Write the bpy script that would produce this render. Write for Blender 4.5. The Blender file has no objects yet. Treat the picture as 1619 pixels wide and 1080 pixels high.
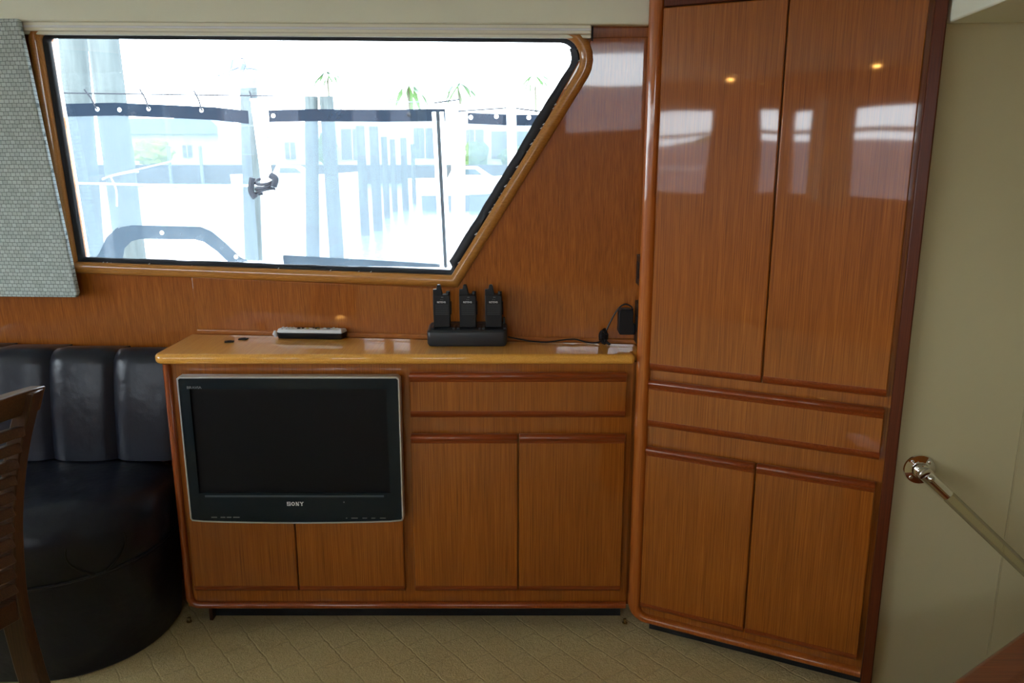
import bpy, bmesh, math, random
from mathutils import Vector, Matrix, noise
from mathutils.geometry import tessellate_polygon
random.seed(7)
S = bpy.context.scene
COL = S.collection
PI = math.pi
sin, cos, rad = math.sin, math.cos, math.radians
WM = {}

# ------------------------------------------------------------------ objects
def place(o, parent, world):
    WM[o] = world
    COL.objects.link(o)
    if parent is not None:
        o.parent = parent
        o.matrix_local = WM[parent].inverted() @ world
    else:
        o.matrix_world = world

def tag(o, label=None, cat=None, group=None, kind=None):
    if label: o['label'] = label
    if cat: o['category'] = cat
    if group: o['group'] = group
    if kind: o['kind'] = kind
    return o

def thing(name, label, cat, loc, group=None):
    o = bpy.data.objects.new(name, None)
    o.empty_display_size = .05
    place(o, None, Matrix.Translation(loc))
    return tag(o, label, cat, group)

def obj(name, bm, m, parent=None, bevel=0, seg=2, smooth=True, sub=0, ang=40, keep=False):
    """one mesh object; geometry is given in world coordinates"""
    bmesh.ops.recalc_face_normals(bm, faces=bm.faces)
    if parent is not None:
        w = WM[parent]
    elif keep:
        w = Matrix.Identity(4)
    else:
        xs = [v.co for v in bm.verts]
        lo = [min(c[i] for c in xs) for i in range(3)]
        hi = [max(c[i] for c in xs) for i in range(3)]
        w = Matrix.Translation(((lo[0]+hi[0])/2, (lo[1]+hi[1])/2, lo[2]))
    bm.transform(w.inverted())
    me = bpy.data.meshes.new(name)
    bm.to_mesh(me); bm.free()
    for mm in (m if isinstance(m, (list, tuple)) else [m]):
        me.materials.append(mm)
    if smooth:
        me.polygons.foreach_set('use_smooth', [True]*len(me.polygons))
        me.set_sharp_from_angle(angle=rad(ang))
    o = bpy.data.objects.new(name, me)
    place(o, parent, w)
    if bevel:
        b = o.modifiers.new('Bevel', 'BEVEL'); b.width = bevel; b.segments = seg
        b.limit_method = 'ANGLE'; b.angle_limit = rad(35)
        b.harden_normals = False
        if smooth:
            me.set_sharp_from_angle(angle=rad(89))
    if sub:
        s = o.modifiers.new('Subdivision', 'SUBSURF'); s.levels = sub; s.render_levels = sub
    return o

def struct(name, bm, m, **k):
    o = obj(name, bm, m, None, keep=True, **k)
    o['kind'] = 'structure'
    return o

def frame(O, U, V):
    U = Vector(U).normalized(); V = Vector(V).normalized(); N = U.cross(V)
    m = Matrix.Identity(4)
    for i in range(3):
        m[i][0] = U[i]; m[i][1] = V[i]; m[i][2] = N[i]; m[i][3] = O[i]
    return m

def new(): return bmesh.new()

def box(bm, x0, x1, y0, y1, z0, z1, M=None):
    vs = []
    for x, y, z in ((x0,y0,z0),(x1,y0,z0),(x1,y1,z0),(x0,y1,z0),(x0,y0,z1),(x1,y0,z1),(x1,y1,z1),(x0,y1,z1)):
        p = Vector((x, y, z))
        vs.append(bm.verts.new(M @ p if M else p))
    for f in ((0,3,2,1),(4,5,6,7),(0,1,5,4),(1,2,6,5),(2,3,7,6),(3,0,4,7)):
        bm.faces.new([vs[i] for i in f])
    return bm

def prism(bm, poly, M, w0, w1, poly2=None):
    """polygon (u,v) in frame M extruded from w0 to w1 (optionally to another outline)"""
    poly2 = poly2 or poly
    a = [bm.verts.new(M @ Vector((u, v, w0))) for u, v in poly]
    b = [bm.verts.new(M @ Vector((u, v, w1))) for u, v in poly2]
    n = len(poly)
    bm.faces.new(a[::-1]); bm.faces.new(b)
    for i in range(n):
        bm.faces.new([a[i], a[(i+1) % n], b[(i+1) % n], b[i]])
    return bm

def holed(bm, outer, holes, M, w0, w1):
    rings = [outer] + holes
    flat = [p for r in rings for p in r]
    tris = tessellate_polygon([[Vector((u, v, 0)) for u, v in r] for r in rings])
    A = [bm.verts.new(M @ Vector((u, v, w0))) for u, v in flat]
    Bv = [bm.verts.new(M @ Vector((u, v, w1))) for u, v in flat]
    for t in tris:
        bm.faces.new([A[i] for i in t]); bm.faces.new([Bv[i] for i in t])
    k = 0
    for r in rings:
        n = len(r)
        for i in range(n):
            i0, i1 = k+i, k+(i+1) % n
            bm.faces.new([A[i0], A[i1], Bv[i1], Bv[i0]])
        k += n
    return bm

def rounded(pts, radii, seg=6):
    """round polygon corners"""
    out = []
    n = len(pts)
    for i in range(n):
        r = radii[i] if isinstance(radii, (list, tuple)) else radii
        p = Vector(pts[i]); a = Vector(pts[i-1]); b = Vector(pts[(i+1) % n])
        if r <= 0:
            out.append((p.x, p.y)); continue
        d1 = (a-p).normalized(); d2 = (b-p).normalized()
        h = d1.angle(d2)/2
        t = r/math.tan(h)
        c = p + (d1+d2).normalized()*(r/sin(h))
        s = p + d1*t; e = p + d2*t
        a0 = math.atan2(s.y-c.y, s.x-c.x); a1 = math.atan2(e.y-c.y, e.x-c.x)
        da = (a1-a0+PI) % (2*PI) - PI
        for k in range(seg+1):
            q = a0+da*k/seg
            out.append((c.x+r*cos(q), c.y+r*sin(q)))
    return out

def offset(poly, d):
    """offset closed polygon outward by d (any winding)"""
    n = len(poly)
    area = sum(poly[i][0]*poly[(i+1) % n][1]-poly[(i+1) % n][0]*poly[i][1] for i in range(n))
    sg = 1 if area > 0 else -1
    out = []
    for i in range(n):
        p = Vector(poly[i]); a = Vector(poly[i-1]); b = Vector(poly[(i+1) % n])
        d1 = (p-a).normalized(); d2 = (b-p).normalized()
        n1 = Vector((d1.y, -d1.x))*sg; n2 = Vector((d2.y, -d2.x))*sg
        m = n1+n2
        m = m/ max(.2, (m.length_squared)/2)
        out.append(tuple(p+m*d))
    return out

def sweep_closed(bm, poly, prof, M):
    """sweep profile [(offset outward, w)] round a closed polygon in frame M"""
    rings = []
    for o, w in prof:
        rings.append([bm.verts.new(M @ Vector((u, v, w))) for u, v in offset(poly, o)])
    n = len(poly); m = len(prof)
    for j in range(m):
        r0, r1 = rings[j], rings[(j+1) % m]
        for i in range(n):
            bm.faces.new([r0[i], r0[(i+1) % n], r1[(i+1) % n], r1[i]])
    return bm

def sweep_open(bm, path, prof, M, fac=None):
    """sweep closed profile [(side offset, w)] along an open 2-D path in frame M"""
    n = len(path); rings = []
    for i in range(n):
        p = Vector(path[i])
        d1 = (p-Vector(path[i-1])).normalized() if i else None
        d2 = (Vector(path[i+1])-p).normalized() if i < n-1 else None
        d1 = d1 or d2; d2 = d2 or d1
        n1 = Vector((-d1.y, d1.x)); n2 = Vector((-d2.y, d2.x))
        m = n1+n2; m = m/((m.length_squared)/2)
        f_ = fac[i] if fac else 1
        rings.append([bm.verts.new(M @ Vector((p.x+m.x*o*f_, p.y+m.y*o*f_, w))) for o, w in prof])
    k = len(prof)
    for i in range(n-1):
        for j in range(k):
            bm.faces.new([rings[i][j], rings[i][(j+1) % k], rings[i+1][(j+1) % k], rings[i+1][j]])
    bm.faces.new(rings[0]); bm.faces.new(rings[-1][::-1])
    return bm

def tube(bm, pts, r, seg=8, cap=True):
    pts = [Vector(p) for p in pts]
    n = len(pts); rr = r if isinstance(r, (list, tuple)) else [r]*n
    rings = []; up = None
    for i in range(n):
        t = (pts[min(i+1, n-1)]-pts[max(i-1, 0)]).normalized()
        if up is None:
            up = Vector((0, 0, 1)) if abs(t.z) < .9 else Vector((1, 0, 0))
        a = t.cross(up)
        if a.length < 1e-4: a = t.orthogonal()
        a.normalize(); b = a.cross(t); up = b
        rings.append([bm.verts.new(pts[i]+(a*cos(2*PI*k/seg)+b*sin(2*PI*k/seg))*rr[i]) for k in range(seg)])
    for i in range(n-1):
        for k in range(seg):
            bm.faces.new([rings[i][k], rings[i][(k+1) % seg], rings[i+1][(k+1) % seg], rings[i+1][k]])
    if cap:
        bm.faces.new(rings[0][::-1]); bm.faces.new(rings[-1])
    return bm

def spline(ctrl, n=8):
    c = [Vector(p) for p in ctrl]
    c = [c[0]*2-c[1]] + c + [c[-1]*2-c[-2]]
    out = []
    for i in range(1, len(c)-2):
        for k in range(n):
            t = k/n
            p0, p1, p2, p3 = c[i-1:i+3]
            out.append(.5*((2*p1)+(-p0+p2)*t+(2*p0-5*p1+4*p2-p3)*t*t+(-p0+3*p1-3*p2+p3)*t**3))
    out.append(c[-2])
    return out

def lathe(bm, prof, M, seg=24):
    """profile [(radius, w)] revolved about the w axis of frame M"""
    rings = []
    for r, w in prof:
        rings.append([bm.verts.new(M @ Vector((r*cos(2*PI*k/seg), r*sin(2*PI*k/seg), w))) for k in range(seg)])
    for i in range(len(prof)-1):
        for k in range(seg):
            bm.faces.new([rings[i][k], rings[i][(k+1) % seg], rings[i+1][(k+1) % seg], rings[i+1][k]])
    bm.faces.new(rings[0][::-1]); bm.faces.new(rings[-1])
    return bm

def text_bm(s, size, M, depth=.0004, bold=0.0, sx=1.0, align='CENTER'):
    cu = bpy.data.curves.new('lettering', 'FONT')
    cu.body = s; cu.size = size; cu.extrude = depth; cu.offset = bold
    cu.align_x = align; cu.align_y = 'CENTER'
    o = bpy.data.objects.new('lettering', cu)
    COL.objects.link(o)
    dg = bpy.context.evaluated_depsgraph_get(); dg.update()
    me = bpy.data.meshes.new_from_object(o.evaluated_get(dg))
    bm = new(); bm.from_mesh(me)
    bpy.data.objects.remove(o); bpy.data.curves.remove(cu); bpy.data.meshes.remove(me)
    bm.transform(M @ Matrix.Diagonal((sx, 1, 1, 1)))
    return bm

# ------------------------------------------------------------------ materials
class NT:
    def __init__(s, name):
        s.m = bpy.data.materials.new(name); s.m.use_nodes = True
        s.t = s.m.node_tree; s.t.nodes.clear()
        s.out = s.t.nodes.new('ShaderNodeOutputMaterial')
    def n(s, typ, **k):
        nd = s.t.nodes.new(typ)
        for a, v in k.items():
            if a in nd.inputs: nd.inputs[a].default_value = v
            else: setattr(nd, a, v)
        return nd
    def l(s, a, b): s.t.links.new(a, b)
    def mix(s, fac, a, b, mode='MIX'):
        nd = s.t.nodes.new('ShaderNodeMix'); nd.data_type = 'RGBA'; nd.blend_type = mode
        for i, v in ((0, fac), (6, a), (7, b)):
            if hasattr(v, 'is_output'): s.l(v, nd.inputs[i])
            else: nd.inputs[i].default_value = v if i == 0 else (*v[:3], 1)
        return nd.outputs[2]
    def coords(s, scale, rot=(0, 0, 0)):
        tc = s.n('ShaderNodeTexCoord'); mp = s.n('ShaderNodeMapping')
        mp.inputs['Scale'].default_value = scale; mp.inputs['Rotation'].default_value = rot
        s.l(tc.outputs['Object'], mp.inputs[0]); return mp.outputs[0]
    def noise(s, vec, scale=1, detail=3, rough=.5):
        nd = s.n('ShaderNodeTexNoise'); nd.inputs['Scale'].default_value = scale
        nd.inputs['Detail'].default_value = detail; nd.inputs['Roughness'].default_value = rough
        s.l(vec, nd.inputs['Vector']); return nd.outputs[0]
    def ramp(s, fac, stops):
        nd = s.n('ShaderNodeValToRGB'); cr = nd.color_ramp
        cr.elements[0].position, cr.elements[1].position = stops[0][0], stops[-1][0]
        cr.elements[0].color = (*stops[0][1], 1); cr.elements[1].color = (*stops[-1][1], 1)
        for p, c in stops[1:-1]:
            e = cr.elements.new(p); e.color = (*c, 1)
        s.l(fac, nd.inputs[0]); return nd.outputs[0]
    def bump(s, h, strength, dist=.01):
        nd = s.n('ShaderNodeBump'); nd.inputs['Strength'].default_value = strength
        nd.inputs['Distance'].default_value = dist; s.l(h, nd.inputs['Height']); return nd.outputs[0]
    def pbr(s, **k):
        nd = s.t.nodes.new('ShaderNodeBsdfPrincipled')
        for a, v in k.items():
            a = a.replace('_', ' ')
            if hasattr(v, 'is_output'): s.l(v, nd.inputs[a])
            elif a in ('Base Color', 'Emission Color'): nd.inputs[a].default_value = (*v[:3], 1)
            else: nd.inputs[a].default_value = v
        s.l(nd.outputs[0], s.out.inputs[0]); return nd

def simple(name, col, rough=.5, metal=0, coat=0, spec=.5, **k):
    t = NT(name)
    t.pbr(Base_Color=col, Roughness=rough, Metallic=metal, Coat_Weight=coat, Specular_IOR_Level=spec, **k)
    return t.m

def wood(name, dark, mid, light, axis='z', rough=.35, coat=1.0, wob=.006, croug=.035):
    t = NT(name)
    hi, lo = 420, 6.0
    sc = {'z': (hi, hi, lo), 'x': (lo, hi, hi), 'y': (hi, lo, hi)}[axis]
    v = t.coords(sc)
    fine = t.noise(v, 1, 4, .65)
    v2 = t.coords(tuple(k*.13 for k in sc))
    broad = t.noise(v2, 1, 2, .5)
    c = t.ramp(fine, [(.3, dark), (.5, mid), (.7, light)])
    c = t.mix(t.ramp(broad, [(.35, (.0, .0, .0)), (.65, (.25, .25, .25))]), c, dark)
    vb = t.coords((2.2, 2.2, 1.6))
    wave = t.noise(vb, 1.6, 1, .3)
    nb = t.bump(wave, wob*6, .05)
    b = t.pbr(Base_Color=c, Roughness=rough, Coat_Weight=coat, Coat_Roughness=croug, Coat_IOR=1.5, Specular_IOR_Level=.25)
    t.l(nb, b.inputs['Coat Normal'])
    return t.m

M_wood = wood('varnished_teak', (.20, .050, .005), (.345, .094, .008), (.46, .142, .015))
M_woodc = wood('varnished_teak_top_lit', (.66, .28, .040), (.80, .38, .060), (.88, .46, .09), 'y')  # lighter than the other teak: window light is put into the colour
M_woodr = wood('varnished_red_moulding', (.18, .028, .005), (.26, .046, .007), (.33, .068, .011), 'x', croug=.05)
M_woodrz = wood('varnished_red_moulding_upright', (.21, .037, .006), (.31, .061, .008), (.38, .085, .012), 'z', croug=.05)
M_woodo = wood('varnished_orange_edge', (.31, .070, .010), (.44, .115, .015), (.53, .165, .024), 'z', croug=.05)
M_woodox = wood('varnished_orange_edge_level', (.26, .07, .011), (.38, .115, .018), (.46, .16, .028), 'x', croug=.05)
M_woodd = wood('dark_stained_stile', (.075, .016, .005), (.115, .024, .007), (.15, .034, .009), 'z', coat=.08, croug=.2)
M_chair = wood('walnut_chair_wood', (.040, .014, .005), (.07, .026, .009), (.10, .04, .014), 'x', coat=.25, croug=.25)
M_chairz = wood('walnut_chair_wood_upright', (.030, .011, .004), (.055, .020, .007), (.08, .031, .011), 'z', coat=.25, croug=.25)
M_black = simple('black_plastic', (.006, .0068, .0085), .42, spec=.35)
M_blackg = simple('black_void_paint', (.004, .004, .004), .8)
M_rubber = simple('black_rubber_seal', (.006, .006, .009), .6)
M_charger = simple('charger_plastic', (.020, .023, .028), .36)
M_bezel = simple('navy_black_gloss_bezel', (.008, .014, .019), .25, spec=.25)
M_screen = simple('lcd_screen', (.006, .006, .007), .45, spec=.15)
M_silver = simple('silver_plastic_trim', (.62, .64, .66), .3, .7)
M_white = simple('white_lettering', (.8, .8, .8), .5)
M_grey = simple('grey_lettering', (.16, .17, .18), .5)
M_chrome = simple('polished_chrome', (.80, .79, .77), .05, 1)
M_brass = simple('aged_brass', (.35, .24, .09), .35, 1)
M_remw = simple('silver_remote_plastic', (.72, .74, .76), .3)
M_gold = simple('gold_button', (.50, .42, .14), .35)
M_steel = simple('stainless_tube', (.78, .80, .82), .25, .3)
M_rope = simple('pale_rope', (.60, .62, .60), .9)
M_gel = simple('gelcoat_white', (.88, .90, .90), .3)
M_frame = wood('varnished_golden_frame', (.36, .14, .026), (.48, .20, .038), (.58, .26, .055), 'x', croug=.07)
M_gask = simple('white_sealant', (.75, .75, .78), .7)

def cream(name, col, bumpy=.04):
    t = NT(name)
    v = t.coords((1, 1, 1))
    n1 = t.noise(v, 420, 3, .6); n2 = t.noise(v, 5, 3, .5)
    c = t.mix(n2, tuple(k*.96 for k in col), tuple(k*1.04 for k in col))
    t.pbr(Base_Color=c, Roughness=.55, Specular_IOR_Level=.3, Normal=t.bump(n1, bumpy*4, .002))
    return t.m
M_cream = cream('cream_vinyl_shaded', (.54, .48, .29))  # darker than the header cream; the wall's shade is in the colour
M_header = cream('cream_vinyl_header', (.86, .87, .70))
M_ceil = cream('cream_vinyl_headliner', (.76, .75, .62))
M_track = simple('ivory_track_plastic', (.88, .87, .72), .35)

def carpet():
    t = NT('beige_sculpted_carpet')
    v = t.coords((1, 1, 1))
    n1 = t.noise(v, 260, 3, .7); n2 = t.noise(v, 6, 3, .5); n3 = t.noise(v, 60, 2, .6)
    br = t.n('ShaderNodeTexBrick')
    br.inputs['Scale'].default_value = 1; br.offset = .5
    br.inputs['Brick Width'].default_value = .115; br.inputs['Row Height'].default_value = .085
    br.inputs['Mortar Size'].default_value = .0042; br.inputs['Mortar Smooth'].default_value = 1
    br.inputs['Color1'].default_value = (1, 1, 1, 1); br.inputs['Color2'].default_value = (1, 1, 1, 1)
    br.inputs['Mortar'].default_value = (0, 0, 0, 1)
    vv = t.coords((1, 1, 1), (0, 0, rad(52)))
    ad = t.n('ShaderNodeVectorMath', operation='MULTIPLY_ADD')
    nn = t.n('ShaderNodeTexNoise'); nn.inputs['Scale'].default_value = 22
    t.l(v, nn.inputs['Vector']); t.l(nn.outputs['Color'], ad.inputs[0]); ad.inputs[1].default_value = (.014, .014, 0)
    t.l(vv, ad.inputs[2]); t.l(ad.outputs[0], br.inputs['Vector'])
    c = t.ramp(n1, [(.25, (.50, .38, .16)), (.5, (.68, .54, .26)), (.75, (.78, .64, .34))])
    c = t.mix(t.ramp(n2, [(.3, (0, 0, 0)), (.7, (.35, .35, .35))]), c, (.60, .47, .22))
    g = t.ramp(br.outputs['Color'], [(0, (.16, .16, .16)), (1, (0, 0, 0))])
    c = t.mix(g, c, (.36, .28, .13))
    h = t.n('ShaderNodeMath', operation='ADD'); t.l(n1, h.inputs[0]); hm = t.n('ShaderNodeMath', operation='MULTIPLY'); hm.inputs[1].default_value = .45; t.l(br.outputs['Color'], hm.inputs[0]); t.l(hm.outputs[0], h.inputs[1])
    h2 = t.n('ShaderNodeMath', operation='ADD'); t.l(h.outputs[0], h2.inputs[0]); t.l(n3, h2.inputs[1])
    t.pbr(Base_Color=c, Roughness=.95, Specular_IOR_Level=.1, Sheen_Weight=.15, Normal=t.bump(h2.outputs[0], .7, .006))
    return t.m
M_carpet = carpet()

def leather():
    t = NT('black_leather_sheen_tint')
    v = t.coords((1, 1, 1))
    n1 = t.noise(v, 9, 3, .55); vo = t.n('ShaderNodeTexVoronoi'); vo.inputs['Scale'].default_value = 380
    t.l(v, vo.inputs['Vector'])
    nb = t.bump(vo.outputs['Distance'], .12, .001)
    b2 = t.n('ShaderNodeBump'); b2.inputs['Strength'].default_value = .22; b2.inputs['Distance'].default_value = .02
    t.l(n1, b2.inputs['Height']); t.l(nb, b2.inputs['Normal'])
    t.pbr(Base_Color=(.0095, .0115, .021), Roughness=.30, Specular_IOR_Level=.34, Normal=b2.outputs[0])  # blue in the base colour stands in for window sheen
    return t.m
M_leather = leather()

def weave():
    t = NT('grey_basketweave_fabric')
    v = t.coords((1, 1, 1))
    sp = t.n('ShaderNodeSeparateXYZ'); t.l(v, sp.inputs[0])
    cb = t.n('ShaderNodeCombineXYZ'); t.l(sp.outputs[0], cb.inputs[0]); t.l(sp.outputs[2], cb.inputs[1])
    nn = t.n('ShaderNodeTexNoise'); nn.inputs['Scale'].default_value = 60; t.l(v, nn.inputs['Vector'])
    ad = t.n('ShaderNodeVectorMath', operation='MULTIPLY_ADD'); ad.inputs[1].default_value = (.0035, .0035, 0)
    t.l(nn.outputs['Color'], ad.inputs[0]); t.l(cb.outputs[0], ad.inputs[2])
    br = t.n('ShaderNodeTexBrick'); br.offset = .5
    br.inputs['Scale'].default_value = 1
    br.inputs['Brick Width'].default_value = .0145; br.inputs['Row Height'].default_value = .0112
    br.inputs['Mortar Size'].default_value = .0011; br.inputs['Mortar Smooth'].default_value = .6
    br.inputs['Color1'].default_value = (.57, .64, .62, 1); br.inputs['Color2'].default_value = (.45, .51, .49, 1)
    br.inputs['Mortar'].default_value = (.17, .20, .195, 1)
    t.l(ad.outputs[0], br.inputs['Vector'])
    t.pbr(Base_Color=br.outputs['Color'], Roughness=.9, Specular_IOR_Level=.1,
          Normal=t.bump(br.outputs['Fac'], -.6, .002))
    return t.m
M_weave = weave()

def glass(name, tint=(1, 1, 1), refl=1.0):
    t = NT(name)
    fr = t.n('ShaderNodeFresnel'); fr.inputs[0].default_value = 1.45
    tr = t.n('ShaderNodeBsdfTransparent'); tr.inputs[0].default_value = (*tint, 1)
    gl = t.n('ShaderNodeBsdfGlossy'); gl.inputs['Roughness'].default_value = .01
    mx = t.n('ShaderNodeMixShader'); t.l(fr.outputs[0], mx.inputs[0])
    t.l(tr.outputs[0], mx.inputs[1]); t.l(gl.outputs[0], mx.inputs[2]); t.l(mx.outputs[0], t.out.inputs[0])
    return t.m
M_glass = glass('window_glass', (.93, .96, .97))
M_acryl = None
def acrylic():
    t = NT('clear_acrylic_rod')
    fr = t.n('ShaderNodeFresnel'); fr.inputs[0].default_value = 1.35
    tr = t.n('ShaderNodeBsdfTransparent'); tr.inputs[0].default_value = (.90, .88, .78, 1)
    gl = t.n('ShaderNodeBsdfPrincipled'); gl.inputs['Base Color'].default_value = (.5, .46, .34, 1)
    gl.inputs['Roughness'].default_value = .08
    ma = t.n('ShaderNodeMath', operation='MULTIPLY_ADD'); t.l(fr.outputs[0], ma.inputs[0])
    ma.inputs[1].default_value = .7; ma.inputs[2].default_value = .03
    mx = t.n('ShaderNodeMixShader'); t.l(ma.outputs[0], mx.inputs[0])
    t.l(tr.outputs[0], mx.inputs[1]); t.l(gl.outputs[0], mx.inputs[2]); t.l(mx.outputs[0], t.out.inputs[0])
    return t.m
M_acryl = acrylic()

def mesh_cloth(name, col, alpha, holes=0):
    """woven screen cloth: see-through mesh of threads"""
    t = NT(name)
    tr = t.n('ShaderNodeBsdfTransparent')
    df = t.n('ShaderNodeBsdfDiffuse'); df.inputs[0].default_value = (*col, 1)
    tl = t.n('ShaderNodeBsdfTranslucent'); tl.inputs[0].default_value = (*col, 1)
    a = t.n('ShaderNodeMixShader'); a.inputs[0].default_value = .4
    t.l(df.outputs[0], a.inputs[1]); t.l(tl.outputs[0], a.inputs[2])
    mx = t.n('ShaderNodeMixShader')
    v = t.coords((1, 1, 1)); n = t.noise(v, 14, 3, .6)
    r = t.n('ShaderNodeMapRange'); t.l(n, r.inputs[0])
    r.inputs[1].default_value = .3; r.inputs[2].default_value = .7
    r.inputs[3].default_value = alpha-.06; r.inputs[4].default_value = alpha+.06
    t.l(r.outputs[0], mx.inputs[0])
    t.l(tr.outputs[0], mx.inputs[1]); t.l(a.outputs[0], mx.inputs[2]); t.l(mx.outputs[0], t.out.inputs[0])
    return t.m
M_mesh = mesh_cloth('white_mesh_cloth', (.13, .16, .18), .40)
M_hem = mesh_cloth('black_mesh_hem', (.024, .034, .05), .94)
M_hem2 = mesh_cloth('faded_black_mesh_hem', (.06, .08, .10), .85)
M_fine = mesh_cloth('dark_mesh_strip', (.05, .065, .08), .75)

def pile_mat():
    t = NT('weathered_piling_wood')
    n = t.noise(t.coords((9, 9, .9)), 1, 4, .6)
    c = t.ramp(n, [(.3, (.030, .037, .037)), (.7, (.07, .084, .081))])
    t.pbr(Base_Color=c, Roughness=.9, Normal=t.bump(n, .5, .03)); return t.m
M_pile = pile_mat()
M_pilewet = simple('wet_dark_piling', (.04, .046, .05), .8)
def water():
    t = NT('marina_water')
    n = t.noise(t.coords((1, 2.2, 1)), 1.3, 3, .6)
    t.pbr(Base_Color=(.11, .16, .17), Roughness=.2, Normal=t.bump(n, .35, .15)); return t.m
M_water = water()
M_sea = simple('dark_seawall_concrete', (.035, .04, .042), .9)
M_lawn = simple('lawn_grass', (.16, .24, .05), .9)
M_stucco = simple('white_stucco', (.30, .31, .31), .85)
M_hwin = simple('dark_house_window', (.03, .045, .05), .15)
M_palm = simple('palm_fronds_glare', (.26, .34, .27), .8)  # paled so the colour carries the glare outside
M_trunk = simple('palm_trunk_bark', (.12, .11, .09), .9)
M_shrub = simple('shrub_leaves', (.045, .075, .025), .9)
M_boatg = simple('grey_boat_cover', (.09, .11, .14), .7)
M_cord = simple('dark_lacing_cord', (.012, .014, .02), .9)
M_mauve = simple('weathered_dock_boards', (.26, .21, .22), .9)

# ------------------------------------------------------------------ frames of reference (metres; camera stands at x=0, y=0)
r6, l2, aT = rad(6), rad(2), rad(26.0)
WU = Vector((cos(r6), -sin(r6), 0)); WV = Vector((-sin(r6)*sin(l2), -cos(r6)*sin(l2), cos(l2)))
W = frame((0, 2.263, .81), WU, WV)             # hull-side wall, leaning in a little at the top
F = frame((0, 2.10, 0), (1, 0, 0), (0, 0, 1))  # face of the low cabinet
T = frame((.358, 2.10, 0), (cos(aT), -sin(aT), 0), (0, 0, 1))   # face of the tall cabinet
GZ = Matrix.Identity(4)
ZF = -.04                                      # carpet level
ZC = 1.97                                      # headliner level
def wy(x, z=.81):                              # y of the hull-side wall at x, height z
    return 2.263 - math.tan(r6)*x - (z-.81)*math.tan(l2)/cos(r6)

# ------------------------------------------------------------------ room
G = [(-1.302, .222), (-.180, .199), (.207, .811), (-1.314, .844)]       # glass outline (u, v)
G = rounded(G, [0, 0, .045, .010], 8)
hole = offset(G, .0125)
XL, XR, YB = -3.9, 2.7, -2.1
bm = new(); WL = [(-3.3, .22), (-1.70, .22), (-1.70, .86), (-3.3, .86)]
holed(bm, [(XL-.1, -.86), (.96, -.86), (.96, 1.2), (XL-.1, 1.2)], [hole, WL], W, -.05, 0)
struct('wall_back', bm, M_wood, smooth=False)
# varnished panel behind the low cabinet stands a little proud of the wall
bm = new(); prism(bm, [(-.958, .0), (.40, .0), (.40, .822), (.213, .822), (-.165, .148), (-.958, .171)], W, 0, .006)
struct('trim_1', bm, M_wood, bevel=.003, seg=2)
bm = new(); prism(bm, [(-.955, -.004), (.36, -.004), (.36, .012), (-.955, .012)], W, .006, .013)
struct('trim_2', bm, M_woodox, bevel=.003)

bm = new(); box(bm, XL, 1.0, YB, 3.0, ZF-.06, ZF)
struct('floor', bm, M_carpet, smooth=False)
bm = new(); box(bm, 1.0, XR, YB, 1.9, ZF-.75, ZF-.70)
struct('floor_lower', bm, M_carpet, smooth=False)
bm = new(); box(bm, .965, 1.0, YB, 1.82, ZF-.70, ZF-.0605)  # unseen; added to stop daylight leaking in under the floor
struct('leak_stop_riser', bm, M_woodr, smooth=False)
bm = new(); box(bm, XL-.1, XR+.1, YB-.1, 2.6, ZC, ZC+.08)
struct('ceiling', bm, M_ceil, smooth=False)
bm = new(); box(bm, XL-3.2, XR+.1, YB-1.9, YB-.101, 1.93, 2.03)  # unseen; added and sized to block high sky light at the windows
box(bm, XL-3.2, XL-.101, YB-.1, 2.3, 1.93, 2.03)
struct('sky_block_overhang', bm, M_gel, smooth=False)
# cream wall beyond the tall cabinet
TR0 = Vector((.937, 1.832, 0)); CU = Vector((1.2-.93, 1.79-1.82, 0)).normalized()
C = frame(TR0, CU, (0, 0, 1))
bm = new(); prism(bm, [(0, -.8), (.275, -.8), (.275, ZC), (0, ZC)], C, -.05, 0)
prism(bm, [(.2775, -.8), (2.0, -.8), (2.0, ZC), (.2775, ZC)], C, -.05, 0)
struct('wall_right', bm, M_cream, bevel=.0015, seg=1)
bm = new(); prism(bm, [(.2752, -.8), (.2773, -.8), (.2773, ZC), (.2752, ZC)], C, -.05, .0008)
struct('trim_3', bm, M_cream)
# dropped soffit over the stairs: a flat underside that meets the cream wall
bm = new(); prism(bm, [(.0, 1.606), (2.0, 1.606), (2.0, ZC), (.0, ZC)], C, .001, .50)
struct('ceiling_soffit', bm, M_header, bevel=.004)
# wall on the far side of the stairs, with an opening added for daylight
R = frame((XR, 0, 0), (0, 1, 0), (0, 0, 1))
bm = new(); holed(bm, [(YB, -.8), (1.66, -.8), (1.66, ZC), (YB, ZC)], [[(-1.95, 1.45), (-1.35, 1.45), (-1.35, 1.8), (-1.95, 1.8)]], R, 0, .06)
struct('wall_front', bm, M_cream, smooth=False)
# opposite side of the saloon: windows between varnished piers
OPP = [(-3.55, -2.78, 1.02, 1.76), (-2.33, -2.07, 1.02, 1.74), (-1.99, -.98, 1.02, 1.72), (-.52, .14, 1.22, 1.92)]
Q = frame((0, YB, 0), (1, 0, 0), (0, 0, 1))
bm = new(); holed(bm, [(XL, -.8), (XR, -.8), (XR, ZC), (XL, ZC)], [[(a, c), (b, c), (b, d_), (a, d_)] for a, b, c, d_ in OPP], Q, 0, .06)
struct('wall_opposite', bm, M_wood, smooth=False)
bm = new()
fold = [(-1.78+.36*k/40, YB+.05+.012*sin(k*.9)) for k in range(41)]
prism(bm, fold+[(x, y+.004) for x, y in reversed(fold)], GZ, .95, 1.78)
struct('curtain_opposite', bm, M_cream)
bm = new(); box(bm, -1.70, -1.63, YB+.07, YB+.10, 1.0, 1.78)
struct('trim_6', bm, M_track)
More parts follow.
